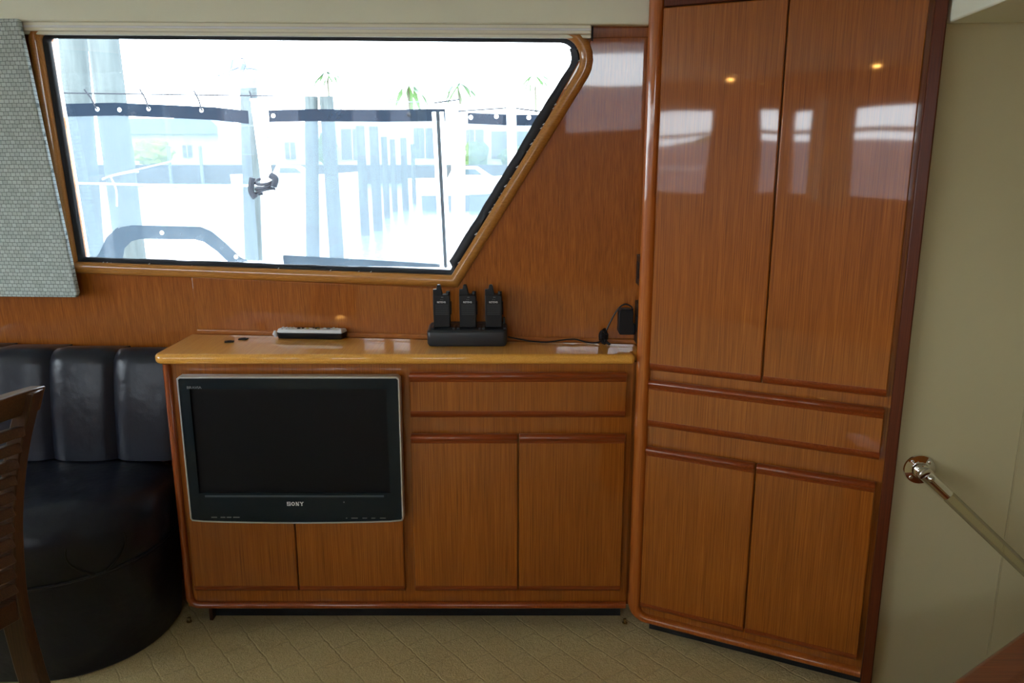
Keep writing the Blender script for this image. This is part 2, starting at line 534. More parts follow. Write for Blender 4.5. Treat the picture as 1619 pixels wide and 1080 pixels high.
# aft end with an unseen glazed opening added to bring in daylight
A_ = frame((XL, 0, 0), (0, 1, 0), (0, 0, 1))
bm = new(); holed(bm, [(YB, -.1), (2.75, -.1), (2.75, ZC), (YB, ZC)], [[(-1.9, .95), (1.6, .95), (1.6, 1.85), (-1.9, 1.85)]], A_, -.06, 0)
struct('wall_left', bm, M_wood, smooth=False)
for i, (a, b, c, d_) in enumerate(OPP):
    bm = new(); prism(bm, [(a, c), (b, c), (b, d_), (a, d_)], Q, .0, .006)
    w_ = struct('window_%d' % (i+2), bm, M_glass, smooth=False)
    bm = new(); sweep_closed(bm, rounded([(a, c), (b, c), (b, d_), (a, d_)], .03, 4), [(-.018, -.01), (.012, -.01), (.012, -.022), (-.018, -.022)], Q)
    obj('window_frame', bm, M_woodo, w_)
bm = new(); box(bm, XL-.035, XL-.03, -1.9, 1.6, .95, 1.85)
d1 = struct('added_aft_glazing', bm, M_glass, smooth=False)
bm = new()
for y in (-1.9, -.75, .41, 1.56): box(bm, XL-.05, XL-.01, y, y+.04, .95, 1.85)
obj('added_glazing_bars', bm, M_steel, d1, bevel=.003)
bm = new(); box(bm, XR+.03, XR+.036, -1.95, -1.35, 1.45, 1.8)
struct('window_6', bm, M_glass, smooth=False)

# the main window: pane, seal, wooden frame
bm = new(); prism(bm, offset(G, .009), W, -.030, -.024)
win = struct('window_1', bm, M_glass, smooth=False)
bm = new()
NS = len(G)

# seal is wider and wrinkled along the slanting side
def seal_in(p):
    u, v = p
    t = (v-.199)/(.811-.199); xs = -.180+t*.387
    if abs(u-xs) < .03 and .03 < t < .97:
        return True
    return False
dense = []
for i in range(NS):
    a = Vector(G[i]); b = Vector(G[(i+1) % NS]); n_ = max(1, int((b-a).length/.012))
    for k in range(n_): dense.append(tuple(a.lerp(b, k/n_)))
do = offset(dense, .0135)
di = []
for k, (p, q) in enumerate(zip(dense, do)):
    wv = noise.noise(Vector((k*.21, 3.1, 0)))*.004 + noise.noise(Vector((k*.07, 9.1, 0)))*.004
    if seal_in(p): di.append((p[0]-.013+wv, p[1]+.006))
    else: di.append((p[0], p[1]+(.002*wv/.004 if p[1] < .3 else 0)))
nD = len(dense)
ra = [bm.verts.new(W @ Vector((u, v, -.006))) for u, v in do]
rb = [bm.verts.new(W @ Vector((u*.75+a*.25, v*.75+b*.25, .001))) for (u, v), (a, b) in zip(do, di)]
rc = [bm.verts.new(W @ Vector((u, v, -.008))) for u, v in di]
rd = [bm.verts.new(W @ Vector((u, v, -.024))) for u, v in di]
for A2, B2 in ((ra, rb), (rb, rc), (rc, rd)):
    for i in range(nD): bm.faces.new([A2[i], A2[(i+1) % nD], B2[(i+1) % nD], B2[i]])
obj('seal', bm, M_rubber, win, ang=70)
bm = new()
prof = [(.0115, -.03), (.0115, .005)] + [(.0115+.0175*(1-cos(q)), .005+.015*sin(q)) for q in [PI*k/8 for k in range(1, 8)]] + [(.0465, .005), (.0465, .0005)]
sweep_closed(bm, G, prof, W)
obj('window_frame', bm, M_frame, win, ang=60)
bm = new()
for k in range(len(dense)):
    p = dense[k]
    if (seal_in(p) and random.random() < .30) or (p[1] < .23 and random.random() < .07):
        q = do[k]; s_ = random.uniform(.001, .0028)
        c_ = W @ Vector((q[0]*.85+p[0]*.15, q[1]*.85+p[1]*.15, .004))
        tube(bm, [c_-Vector((s_*2.2, 0, s_)), c_, c_+Vector((s_*.8, 0, s_*1.4))], [s_*.4, s_, s_*.4], 5)
obj('sealant_crumbs', bm, M_gask, win)['kind'] = 'stuff'

bm = new(); prism(bm, offset(WL, .0), W, -.030, -.024)
w7 = struct('window_7', bm, M_glass, smooth=False)
bm = new(); sweep_closed(bm, WL, prof, W)
obj('window_frame', bm, M_frame, w7, ang=60)
# cream header over the window + ivory curtain track
bm = new()
hp = rounded([(-3.6, .932), (.366, .846), (.366, 1.17), (-3.6, 1.17)], [0, .012, 0, 0], 5)
prism(bm, hp, W, .001, .045)
struct('trim_4', bm, M_header, bevel=.004)
tr = thing('curtain_track', 'ivory slotted track along the top of the main window, under the cream header', 'curtain track', W @ Vector((-.6, .86, 0)))
bm = new()
def tl(u): return .8515 - .0213*u     # underside of the header follows the sheer of the boat
def strip(bm, u0, u1, a, b, w0, w1):
    prism(bm, [(u0, tl(u0)+a), (u1, tl(u1)+a), (u1, tl(u1)+b), (u0, tl(u0)+b)], W, w0, w1)
strip(bm, -2.6, .212, -.020, .004, .001, .030)
obj('rail', bm, M_track, tr, bevel=.003)
bm = new(); strip(bm, -2.6, .212, -.0285, -.0195, .0005, .018)
obj('lower_lip', bm, M_track, tr, bevel=.002)
bm = new(); strip(bm, -2.6, .212, -.012, -.006, .029, .035)
obj('bead', bm, M_gel, tr, bevel=.002)
bm = new(); strip(bm, .2125, .2165, -.034, .0, .001, .022)
obj('end_stop', bm, M_blackg, tr)

# curtain panel
bm = new()
cp = rounded([(-1.72, .895), (-1.349, .888), (-1.293, .125), (-1.300, .112), (-1.72, .108)], [0, 0, .004, .004, 0], 3)
prism(bm, cp, W, .038, .056)
cur = obj('curtain', bm, M_weave, None, bevel=.005, seg=3)
tag(cur, 'grey basketweave curtain panel hanging at the left end of the window', 'curtain')

# ------------------------------------------------------------------ doors and drawers of the cabinets
def front(name, parent, Mf, u0, u1, v0, v1, top=True, bot=True, th=.018, lab=None):
    """veneered slab with bullnose finger pulls top and bottom"""
    bm = new()
    prism(bm, rounded([(u0, v0+(.012 if bot else 0)), (u1, v0+(.012 if bot else 0)), (u1, v1), (u0, v1)], .004, 3), Mf, .0005, th)
    o = obj(name, bm, M_wood, parent, bevel=.003, seg=2)
    if top:
        bm = new()
        pr = [(v1-.026, th-.004), (v1-.026, th+.0003), (v1-.020, th+.0012), (v1-.015, th+.004), (v1-.0125, th+.0075), (v1-.008, th+.0095), (v1-.0035, th+.0080), (v1-.0005, th+.0035), (v1+.001, th-.002), (v1+.001, th-.006)]
        a = [bm.verts.new(Mf @ Vector((u0+.001, v, w))) for v, w in pr]
        b = [bm.verts.new(Mf @ Vector((u1-.001, v, w))) for v, w in pr]
        bm.faces.new(a); bm.faces.new(b[::-1])
        for i in range(len(pr)): bm.faces.new([a[i], a[(i+1) % len(pr)], b[(i+1) % len(pr)], b[i]])
        p_ = obj('finger_pull', bm, M_woodr, o, bevel=.0015, seg=1, ang=60)
    if bot:
        bm = new()
        pr = [(v0+.016, th-.003), (v0+.016, th+.0003), (v0+.010, th-.0008), (v0+.004, th-.005), (v0-.001, th-.010), (v0-.001, th-.014)]
        pr = [(v0+.021, th-.003), (v0+.021, th+.0008), (v0+.015, th+.0006), (v0+.009, th-.002), (v0+.003, th-.007), (v0-.001, th-.012), (v0-.001, th-.016)]
        a = [bm.verts.new(Mf @ Vector((u0+.001, v, w))) for v, w in pr]
        b = [bm.verts.new(Mf @ Vector((u1-.001, v, w))) for v, w in pr]
        bm.faces.new(a); bm.faces.new(b[::-1])
        for i in range(len(pr)): bm.faces.new([a[i], a[(i+1) % len(pr)], b[(i+1) % len(pr)], b[i]])
        obj('bottom_moulding', bm, M_woodr, o, ang=60)
    return o

# ---- low cabinet
low = thing('low_cabinet', 'low varnished teak cabinet under the window, holding the television', 'cabinet', (-.3, 2.16, ZF))
xl, xr = -.945, .331
bm = new()
prism(bm, [(xl, 2.101), (xr, 2.101), (xr, 2.114), (.357, 2.114), (.357, wy(.357)-.012), (xl, wy(xl)-.012)], GZ, .046, .7805)
obj('carcass', bm, M_wood, low)
bm = new()
path = [(xl+.007, .780)] + rounded([(xl+.007, .79), (xl+.007, .054), (xr, .054)], [0, .028, 0], 6)[1:]
sweep_open(bm, path, [(.009, .001), (-.009, .001), (-.009, .010), (-.005, .0145), (.004, .0145), (.009, .008)], F)
obj('edge_moulding', bm, M_woodrz, low, ang=60)
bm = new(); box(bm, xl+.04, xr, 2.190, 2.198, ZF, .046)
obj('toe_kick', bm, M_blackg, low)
bm = new(); box(bm, xl+.03, xl+.04, 2.165, 2.198, ZF, .046); 
obj('plinth_end', bm, M_chairz, low)
front('drawer', low, F, -.279, .311, .629, .757)
front('door', low, F, -.280, .0155, .101, .581)
front('door', low, F, .0195, .313, .101, .581)
front('door', low, F, -.917, -.617, .101, .345, top=False)
front('door', low, F, -.613, -.309, .101, .345, top=False)
bm = new()
pl = [(xl-.024, 2.078), (xr+.001, 2.078), (xr+.001, 2.114), (.357, 2.114), (.357, wy(.357)-.014), (xl-.024, wy(xl)-.014)]
pl = rounded(pl, [.028, 0, 0, 0, 0, 0], 6)
prism(bm, pl, GZ, .781, .809)
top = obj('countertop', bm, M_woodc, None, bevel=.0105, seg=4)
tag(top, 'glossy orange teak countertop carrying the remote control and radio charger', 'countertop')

# ---- tall cabinet
tall = thing('tall_cabinet', 'floor-to-ceiling varnished teak cabinet angled across the corner', 'cabinet', (.66, 2.02, ZF))
bm = new()
zb, zt = .012, 1.965
def carc(z):
    return [(.360, 2.1015), (.9285, 1.8235), (.9285, wy(.93, 1.97)-.004), (.360, wy(.36, z)+.001)]
prism(bm, carc(zb), GZ, zb, zt, carc(zt))
obj('carcass', bm, M_wood, tall)
bm = new()
path = [(-.018, 1.964)] + rounded([(-.018, 1.97), (-.018, .008), (.612, .008)], [0, .055, 0], 8)[1:]
fc = [1] + [1-.38*k/8 for k in range(9)] + [.62]
sweep_open(bm, path, [(.037, -.006), (.0, -.006), (.0, .009), (.006, .015), (.024, .016), (.033, .011), (.037, .003)], T, fc)
obj('edge_moulding', bm, M_woodo, tall, ang=60)
bm = new(); prism(bm, [(.613, ZF), (.6395, ZF), (.6395, 1.964), (.613, 1.964)], T, .0005, .016)
o = obj('stile', bm, M_woodd, tall, bevel=.003); o['label'] = 'dark stained right-hand stile'
bm = new(); prism(bm, [(.02, 1.684), (.609, 1.684), (.609, 1.96), (.02, 1.96)], T, .0005, .012)
obj('top_rail', bm, M_woodd, tall, bevel=.003)
front('door', tall, T, .021, .3125, .766, 1.681, top=False)
front('door', tall, T, .3155, .602, .766, 1.681, top=False)
front('drawer', tall, T, .021, .602, .607, .739)
front('door', tall, T, .021, .3125, .054, .549)
front('door', tall, T, .3165, .600, .054, .549)
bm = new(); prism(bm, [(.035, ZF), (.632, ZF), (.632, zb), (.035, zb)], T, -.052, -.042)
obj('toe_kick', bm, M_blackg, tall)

# ------------------------------------------------------------------ television
tv = thing('television', 'black flat television with silver rim set into the low cabinet', 'television', (-.6, 2.06, .33))
V = frame((0, 2.10, 0), (1, 0, 0), (0, 0, 1))
x0, x1 = -.899, -.300
bot = [(x0+.003+(x1-x0-.006)*k/16, .334-.006*(1-((k-8)/8)**2)) for k in range(17)]
outl = bot + [(x1+.001, .756), (x0-.001, .753)]
outl = [(x0+.001, .344), (x0+.006, .336)] + bot[1:-1] + [(x1-.006, .336), (x1-.001, .344), (x1, .748), (x1-.008, .755), (x0+.008, .755), (x0, .748)]
ins = offset(outl, -.0055)
bm = new(); prism(bm, [(x0+.03, .350), (x1-.03, .350), (x1-.03, .74), (x0+.03, .74)], V, .001, .0195)
obj('back_shell', bm, M_black, tv, bevel=.003)
bm = new()
scr = [(-.866, .420), (-.337, .420), (-.337, .720), (-.866, .720)]
holed(bm, ins, [scr], V, .020, .0435)
obj('bezel', bm, M_bezel, tv, smooth=False)
bm = new(); sweep_closed(bm, ins, [(.0002, .019), (.0055, .019), (.0055, .042), (.0035, .0455), (.0002, .0455)], V)
o = obj('rim', bm, M_silver, tv, ang=50); o['label'] = 'silver outer rim'
bm = new(); prism(bm, scr, V, .021, .036)
obj('screen', bm, M_screen, tv, smooth=False)
bm = new(); prism(bm, [(-.85, .4085), (-.355, .4085), (-.355, .4135), (-.85, .4135)], V, .0436, .0446)
obj('trim_strip', bm, simple('bezel_strip', (.05, .07, .085), .3), tv)
# maker's name in wide slab-serif capitals
def sony(cx, cz, h, w):
    bm = new(); lw = w/4.6; t1 = h*.17; t2 = lw*.26
    Mv = V
    def b(u0, u1, v0, v1): prism(bm, [(cx+u0, cz+v0), (cx+u1, cz+v0), (cx+u1, cz+v1), (cx+u0, cz+v1)], Mv, .0436, .0444)
    def q(p): prism(bm, [(cx+a, cz+c) for a, c in p], Mv, .0436, .0444)
    H2 = h/2; gap = lw*.2
    X = [-w/2+i*(lw+gap) for i in range(4)]
    a = X[0]
    b(a, a+lw, H2-t1, H2); b(a, a+t2, 0, H2-t1*.9); b(a, a+lw, -t1/2, t1/2); b(a+lw-t2, a+lw, -H2+t1*.9, 0); b(a, a+lw, -H2, -H2+t1)
    b(a+lw*.86, a+lw, H2-t1*2, H2); b(a, a+lw*.14, -H2, -H2+t1*2)
    a = X[1]
    ring = [(a+lw/2+lw/2*cos(k*PI/8), H2*sin(k*PI/8)) for k in range(16)]
    rin = [(a+lw/2+(lw/2-t2)*cos(k*PI/8), (H2-t1)*sin(k*PI/8)) for k in range(16)]
    holed(bm, [(cx+p[0], cz+p[1]) for p in ring], [[(cx+p[0], cz+p[1]) for p in rin]], Mv, .0436, .0444)
    a = X[2]
    b(a+lw*.1, a+lw*.1+t2*.55, -H2, H2); b(a+lw*.9-t2*.55, a+lw*.9, -H2, H2)
    q([(a, H2), (a+t2*1.2, H2), (a+lw*.9, -H2), (a+lw*.9-t2*1.2, -H2)])
    b(a, a+lw*.3, -H2, -H2+t1*.7); b(a+lw*.7, a+lw, H2-t1*.7, H2)
    a = X[3]
    b(a+lw/2-t2/2, a+lw/2+t2/2, -H2, 0)
    q([(a, H2), (a+t2*1.1, H2), (a+lw/2+t2/2, -.05*h), (a+lw/2-t2/2, -.05*h)])
    q([(a+lw-t2*1.1, H2), (a+lw, H2), (a+lw/2+t2/2, -.05*h), (a+lw/2-t2/2, -.05*h)])
    b(a-lw*.05, a+lw*.35, H2-t1*.7, H2); b(a+lw*.65, a+lw*1.05, H2-t1*.7, H2); b(a+lw*.3, a+lw*.7, -H2, -H2+t1*.7)
    return bm
obj('logo', sony(-.6015, .3885, .0115, .046), M_white, tv, smooth=False)
def onV(x, z, w=.0437): return V @ Matrix.Translation((x, z, w))
obj('model_text', text_bm('BRAVIA', .0095, onV(-.853, .7235), .0002, .0001, 1.25), M_grey, tv, smooth=False)
bm = new()
for a, b in ((-.838, -.822), (-.812, -.799), (-.795, -.782), (-.777, -.759)):
    prism(bm, [(a, .3465), (b, .3465), (b, .3495), (a, .3495)], V, .0436, .0441)
obj('badge_marks', bm, M_grey, tv, smooth=False)
bm = new()
for a, b in ((-.463, -.459), (-.448, -.430), (-.417, -.404), (-.392, -.381), (-.368, -.352)):
    prism(bm, [(a, .3445), (b, .3445), (b, .3465), (a, .3465)], V, .0436, .0441)
obj('indicator_marks', bm, M_grey, tv, smooth=False)
bm = new(); lathe(bm, [(.0018, 0), (.0018, .001)], onV(-.466, .3935), 10)
obj('sensor', bm, M_grey, tv)

# ------------------------------------------------------------------ charger, radios, cable, adapter, remote, tabs
ZT = .8092
ch = thing('radio_charger', 'black six-way desktop charger standing on the countertop', 'charger', (-.122, 2.21, ZT))
bm = new()
x0, x1, yf, yb = -.238, -.014, 2.172, 2.255
fp0 = rounded([(x0+.004, yf+.003), (x1-.004, yf+.003), (x1-.004, yb), (x0+.004, yb)], .012, 4)
fp1 = rounded([(x0, yf), (x1, yf), (x1, yb), (x0, yb)], .013, 4)
fp2 = rounded([(x0+.006, yf+.006), (x1-.006, yf+.006), (x1-.006, yb-.003), (x0+.006, yb-.003)], .012, 4)
def ring(pts, z): return [bm.verts.new(Vector((a, b, z(a, b) if callable(z) else z))) for a, b in pts]
R0 = ring(fp0, ZT); R1 = ring(fp1, ZT+.008); R2 = ring(fp1, lambda a, b: ZT+.040+(b-yf)*.10); R3 = ring(fp2, lambda a, b: ZT+.0455+(b-yf)*.12)
n_ = len(R0)
for A2, B2 in ((R0, R1), (R1, R2), (R2, R3)):
    for i in range(n_): bm.faces.new([A2[i], A2[(i+1) % n_], B2[(i+1) % n_], B2[i]])
bm.faces.new(R0[::-1]); bm.faces.new(R3)
obj('housing', bm, M_charger, ch, bevel=.0015)
bm = new(); box(bm, x1-.012, x1-.006, yb-.022, yb-.006, ZT+.045, ZT+.070)
box(bm, x0+.03, x1-.012, yb-.006, yb-.003, ZT+.048, ZT+.056)
obj('rear_guide', bm, M_charger, ch, bevel=.001)
for cx in (-.194, -.121, -.051):
    for dx in (-.029, .031):
        bm = new(); box(bm, cx+dx-.0035, cx+dx+.0035, yf+.012, yf+.055, ZT+.047, ZT+.052)
        obj('slot_rib', bm, M_charger, ch, bevel=.001)

def radio(cx, label):
    t = thing('handheld_radio', label, 'walkie-talkie', (cx, 2.205, ZT+.047), 'radios in the charger')
    t.rotation_euler = (0, 0, 0)
    z0 = ZT+.0515; w = .048; h = .092; y0 = 2.190; y1 = 2.222
    Rf = frame((cx-w/2, y0, z0), (1, 0, 0), (0, 0, 1))
    bm = new()
    prism(bm, rounded([(.001, 0), (w-.001, 0), (w, .06), (w-.001, h-.004), (w-.007, h), (.0, h), (0, .06)], [0, 0, 0, .002, .002, 0, 0], 3), Rf, -(y1-y0), 0)
    obj('body', bm, M_black, t, bevel=.0025)
    bm = new()
    prism(bm, [(.0, h-.006), (.0, h+.0142), (.0095, h+.0148), (.0112, h+.026), (.0132, h+.0275), (.0195, h+.0275), (.0212, h+.025), (.0275, h-.004)], Rf, -.021, -.005)
    obj('antenna', bm, M_black, t, bevel=.0015)
    bm = new()
    lathe(bm, [(.006, 0), (.006, .002), (.0055, .009), (.0048, .0098)], frame((cx+w/2-.0065, y0+.013, z0+h-.001), (1, 0, 0), (0, 1, 0)), 12)
    obj('knob', bm, M_black, t, ang=30)
    bm = new()
    for k in range(6):
        v = h-.030-k*.0052
        prism(bm, [(.006, v), (w-.006, v), (w-.006, v+.0026), (.006, v+.0026)], Rf, .0, .0009)
    obj('speaker_grille', bm, M_charger, t)
    bm = new(); box(bm, cx+w/2-.0005, cx+w/2+.0022, y0+.006, y0+.022, z0+.035, z0+.072)
    obj('side_button', bm, M_black, t, bevel=.001)
    bm = new(); box(bm, cx-.017, cx+.022, y1-.0005, y1+.004, z0+.015, z0+.080)
    obj('belt_clip', bm, M_black, t, bevel=.001)
    obj('brand_text', text_bm('RETEVIS', .0066, Rf @ Matrix.Translation((.0235, h-.0205, .0004)), .0002, .00012, 1.05), M_white, t, smooth=False)
    obj('model_text', text_bm('RT22', .0035, Rf @ Matrix.Translation((.0245, h-.0135, .0004)), .0002, .0000, 1.1), M_grey, t, smooth=False)
    obj('top_text', text_bm('MIC', .0034, Rf @ Matrix.Translation((.0265, h-.0065, .0004)), .0002, .0001, 1.1), M_grey, t, smooth=False)
    return t
r1 = radio(-.1965, 'black handheld radio in the left slot of the charger, nearest the remote control')
for cx, lab in ((-.1235, 'black handheld radio in the middle slot of the charger'),
                (-.0515, 'black handheld radio in the right slot of the charger, nearest the power cable')):
    c = r1.copy(); COL.objects.link(c); c.location.x = cx; c['label'] = lab
    for chd in list(r1.children):
        k = chd.copy(); COL.objects.link(k); k.parent = c

cb = spline([(-.012, 2.236, ZT+.014), (.02, 2.234, ZT+.008), (.055, 2.226, ZT+.0035), (.10, 2.215, ZT+.0035), (.145, 2.222, ZT+.008), (.18, 2.222, ZT+.010),
             (.210, 2.214, ZT+.0035), (.235, 2.205, ZT+.0035), (.256, 2.205, ZT+.010), (.262, 2.200, ZT+.030), (.277, 2.196, ZT+.067), (.297, 2.190, ZT+.105), (.315, 2.185, ZT+.1185), (.331, 2.178, ZT+.113), (.333, 2.176, ZT+.108)], 8)
bm = new(); tube(bm, cb, .0021, 8)
cable = thing('power_cable', 'thin black cable running from the charger to the plug adapter', 'cable', (.12, 2.22, ZT))
obj('cord', bm, M_black, cable)
bm = new()
rnd = random.Random(3)
for k in range(6):
    pts = []
    ph = rnd.uniform(0, 6); ax = rnd.uniform(-.004, .004)
    for j in range(17):
        q = 2*PI*j/16
        pts.append((.2585+ax+(.007+.0015*sin(k))*cos(q), 2.199+.008*sin(q+ph), ZT+.024+(.019+.002*cos(k*2))*sin(q)))
    tube(bm, pts, .0021, 6, cap=False)
for k in range(4):
    pts = [(.2585+.012*cos(2*PI*j/12), 2.199+.010*sin(2*PI*j/12), ZT+.019+k*.0036+.002*sin(j)) for j in range(13)]
    tube(bm, pts, .0019, 6, cap=False)
tube(bm, spline([(.262, 2.196, ZT+.012), (.270, 2.192, ZT+.004), (.277, 2.190, ZT+.003), (.268, 2.192, ZT+.010)], 5), .002, 6)
obj('tied_coil', bm, M_black, cable)

ad = thing('power_adapter', 'chunky black plug adapter pushed into the lower socket beside the countertop', 'adapter', (.32, 2.165, .85))
E1 = frame((0, 2.150, 0), (1, 0, 0), (0, 0, 1))
bm = new()
prism(bm, rounded([(.298, .848), (.340, .848), (.340, .876), (.334, .880), (.334, .913), (.327, .919), (.301, .919), (.294, .912), (.294, .858)], .0035, 3), E1, -.034, 0)
obj('housing', bm, M_black, ad, bevel=.002)
bm = new(); box(bm, .3402, .3419, 2.160, 2.176, .856, .872)
obj('plug', bm, M_black, ad)
bm = new(); tube(bm, [(.333, 2.176, ZT+.100), (.333, 2.176, ZT+.1085)], .0035, 8)
obj('strain_relief', bm, M_black, ad)

def outlet(z0, z1, label, cat):
    t = thing('socket_plate', label, cat, (.354, 2.165, z0))
    bm = new(); box(bm, .3440, .3593, 2.132, 2.196, z0, z1)
    obj('plate', bm, M_black, t, bevel=.0015)
    bm = new(); box(bm, .3420, .3441, 2.150, 2.182, (z0+z1)/2-.022, (z0+z1)/2+.022)
    obj('insert', bm, M_black, t, bevel=.0005)
    return t
outlet(.986, 1.066, 'upper black switch plate on the side of the tall cabinet', 'switch')
outlet(.822, .938, 'lower black socket plate behind the plug adapter', 'socket')

rm = thing('remote_control', 'silver and black remote control lying on the countertop against the wall', 'remote control', (-.615, 2.29, ZT))
Rm = Matrix.Translation((-.592, 2.287, ZT)) @ Matrix.Rotation(rad(-3.5), 4, 'Z')
Rp = Rm @ frame((0, 0, 0), (1, 0, 0), (0, 1, 0))
bm = new()
foot = rounded([(-.105, -.022), (.100, -.022), (.108, .018), (-.090, .022)], [.018, .006, .006, .016], 5)
prism(bm, offset(foot, -.003), Rp, 0, .018, foot)
obj('lower_shell', bm, M_black, rm, bevel=.002)
bm = new()
prism(bm, foot, Rp, .0181, .0275, offset(foot, -.004))
obj('upper_shell', bm, M_remw, rm, bevel=.002)
bm = new()
tube(bm, [Rp @ Vector(p) for p in ((-.099, -.010, .004), (-.1035, -.010, .012), (-.101, -.010, .022))], [.004, .007, .004], 8)
obj('end_cap', bm, M_remw, rm)
btn = [(-.082+.0105*i, yy, .0045, M_remw) for i in range(4) for yy in (-.010, .006)]
btn += [(-.034, .0, .006, M_black), (-.022, .002, .005, M_black), (-.008, .0, .005, M_gold), (.006, -.004, .005, M_remw), (.006, .008, .005, M_black), (.020, .004, .008, M_black), (.026, -.006, .005, M_gold),
        (.042, .004, .005, M_remw), (.054, .002, .006, M_grey), (.068, -.006, .005, M_remw), (.068, .008, .005, M_remw), (.080, .002, .005, M_remw), (.090, -.004, .004, M_remw)]
for bx, by, br_, mm in btn:
    bm = new(); lathe(bm, [(br_*.9, .0276), (br_*.9, .0292), (br_*.6, .0302)], Rp @ Matrix.Translation((bx, by, 0)), 12)
    obj('button', bm, mm, rm)

for (x, y, rz, lab) in ((-.812, 2.232, 12, 'small black plastic tab on the countertop, the one nearer its front edge'),
                        (-.783, 2.266, -4, 'small black plastic tab on the countertop, the one nearer the wall')):
    bm = new(); Mx = Matrix.Translation((x, y, ZT)) @ Matrix.Rotation(rad(rz), 4, 'Z')
    prism(bm, rounded([(-.013, -.009), (.013, -.009), (.013, .009), (-.013, .009)], .003, 3), Mx, 0, .003)
    prism(bm, rounded([(-.005, -.005), (.007, -.005), (.007, .005), (-.005, .005)], .002, 3), Mx, .0025, .0045)
    tag(obj('plastic_tab', bm, M_black, None, bevel=.0006), lab, 'plastic tab', 'black tabs on the countertop')

for x, y, lab in ((-.974, 2.157, 'tiny metal snap stud in the carpet by the settee end'),
                  (.339, 2.150, 'tiny metal snap stud in the carpet by the tall cabinet')):
    bm = new(); Mx = frame((x, y, ZF), (1, 0, 0), (0, 1, 0))
    lathe(bm, [(.008, 0), (.008, .002), (.003, .003), (.003, .008), (.006, .010), (.005, .014), (.001, .0155)], Mx, 12)
    tag(obj('snap_stud', bm, M_brass, None), lab, 'snap stud', 'snap studs in the carpet')

# ------------------------------------------------------------------ settee
st = thing('settee', 'black leather settee with channelled back along the wall', 'settee', (-1.8, 2.05, ZF))
def plan(dx, fy, r, xr_=-.985):
    pts = [(-3.3, fy), (xr_-dx, fy), (xr_-dx, 2.30), (-3.3, 2.45)]
    return rounded(pts, [0, r, .13, 0], 14)
bm = new()
a = plan(.030, 1.865, .27); b = plan(.0, 1.800, .30)
prism(bm, a, GZ, ZF+.0, .268, b)
obj('base', bm, M_leather, st, bevel=.01, seg=3)
bm = new()
# cushion: domed, soft edges
c0 = plan(.004, 1.785, .30, -.972)
levels = [(.272, -.012), (.282, -.002), (.32, .002), (.37, .001), (.405, -.006), (.427, -.022), (.441, -.048), (.451, -.080), (.457, -.115)]
rings_ = []
for z, o_ in levels:
    pts = offset(c0, o_)
    rings_.append([bm.verts.new(Vector((x, y, z))) for x, y in pts])
nn_ = len(c0)
for A2, B2 in zip(rings_, rings_[1:]):
    for i in range(nn_): bm.faces.new([A2[i], A2[(i+1) % nn_], B2[(i+1) % nn_], B2[i]])
bm.faces.new(rings_[0][::-1]); bm.faces.new(rings_[-1])
cush = obj('seat_cushion', bm, M_leather, st, ang=80)
# curved dart seams at the rounded corner
cc = Vector((-.972-.004-.30, 1.785+.30))
def onarc(q, z, e=.302): return Vector((cc.x+e*cos(q), cc.y+e*sin(q), z))
for qa, qb in ((-57, -46.5), (-33, -42.5)):
    bm = new()
    pts = []
    for k in range(11):
        t = k/10
        q = rad(qa+(qb-qa)*(t**2.2) + (-3 if qa < -50 else 3)*sin(PI*t))
        pts.append(onarc(q, .385-.110*t, .302-.010*max(0, (t-.85)*4)-.012*max(0, .2-t)*5))
    tube(bm, pts, .0028, 6)
    obj('seam', bm, M_blackg, cush)
bm = new()
tube(bm, [Vector((x, y, .276)) for x, y in offset(c0, -.0035)][:22], .004, 6)
obj('piping', bm, M_leather, cush)
# channelled back
edges_ = [-2.43, -2.25, -2.07, -1.89, -1.71, -1.53, -1.35, -1.163, -.975]
for i in range(len(edges_)-1):
    xa, xb = edges_[i], edges_[i+1]
    bm = new()
    nu, nv = 12, 16
    zlo, zhi = .460, .783
    grid = []
    yb_ = wy((xa+xb)/2, .8)-.03
    for j in range(nv+1):
        row = []
        tv_ = j/nv
        for k in range(nu+1):
            tu = k/nu
            bul = (1-abs(2*tu-1)**4)
            # profile: front face, rounding over the top to the wall
            s_ = tv_*1.35
            if s_ < 1:
                z = zlo+(zhi-.045-zlo)*s_; yy = 2.195+.035*s_
            else:
                q = (s_-1)/.35*PI*.5
                z = zhi-.045+.045*sin(q); yy = 2.23+.050*(1-cos(q))
            yy += .022*(1-bul) ; z -= (.010*(1-bul) if s_ >= 1 else 0)
            yy -= .006*sin(min(s_, 1)*PI)
            row.append(bm.verts.new(Vector((xa+(xb-xa)*tu, yy+.105*(-1.39-(xa+xb)/2)*0, z))))
        grid.append(row)
    back0 = [bm.verts.new(Vector((xa+(xb-xa)*k/nu, yb_, zlo))) for k in range(nu+1)]
    back1 = [bm.verts.new(Vector((xa+(xb-xa)*k/nu, yb_, zhi-.016))) for k in range(nu+1)]
    for j in range(nv):
        for k in range(nu): bm.faces.new([grid[j][k], grid[j][k+1], grid[j+1][k+1], grid[j+1][k]])
    for k in range(nu):
        bm.faces.new([grid[nv][k], grid[nv][k+1], back1[k+1], back1[k]])
        bm.faces.new([back1[k], back1[k+1], back0[k+1], back0[k]])
        bm.faces.new([back0[k], back0[k+1], grid[0][k+1], grid[0][k]])
    bm.faces.new([grid[j][0] for j in range(nv+1)]+[back1[0], back0[0]])
    bm.faces.new([grid[j][nu] for j in range(nv+1)]+[back1[nu], back0[nu]])
    obj('back_channel', bm, M_leather, st, ang=50)

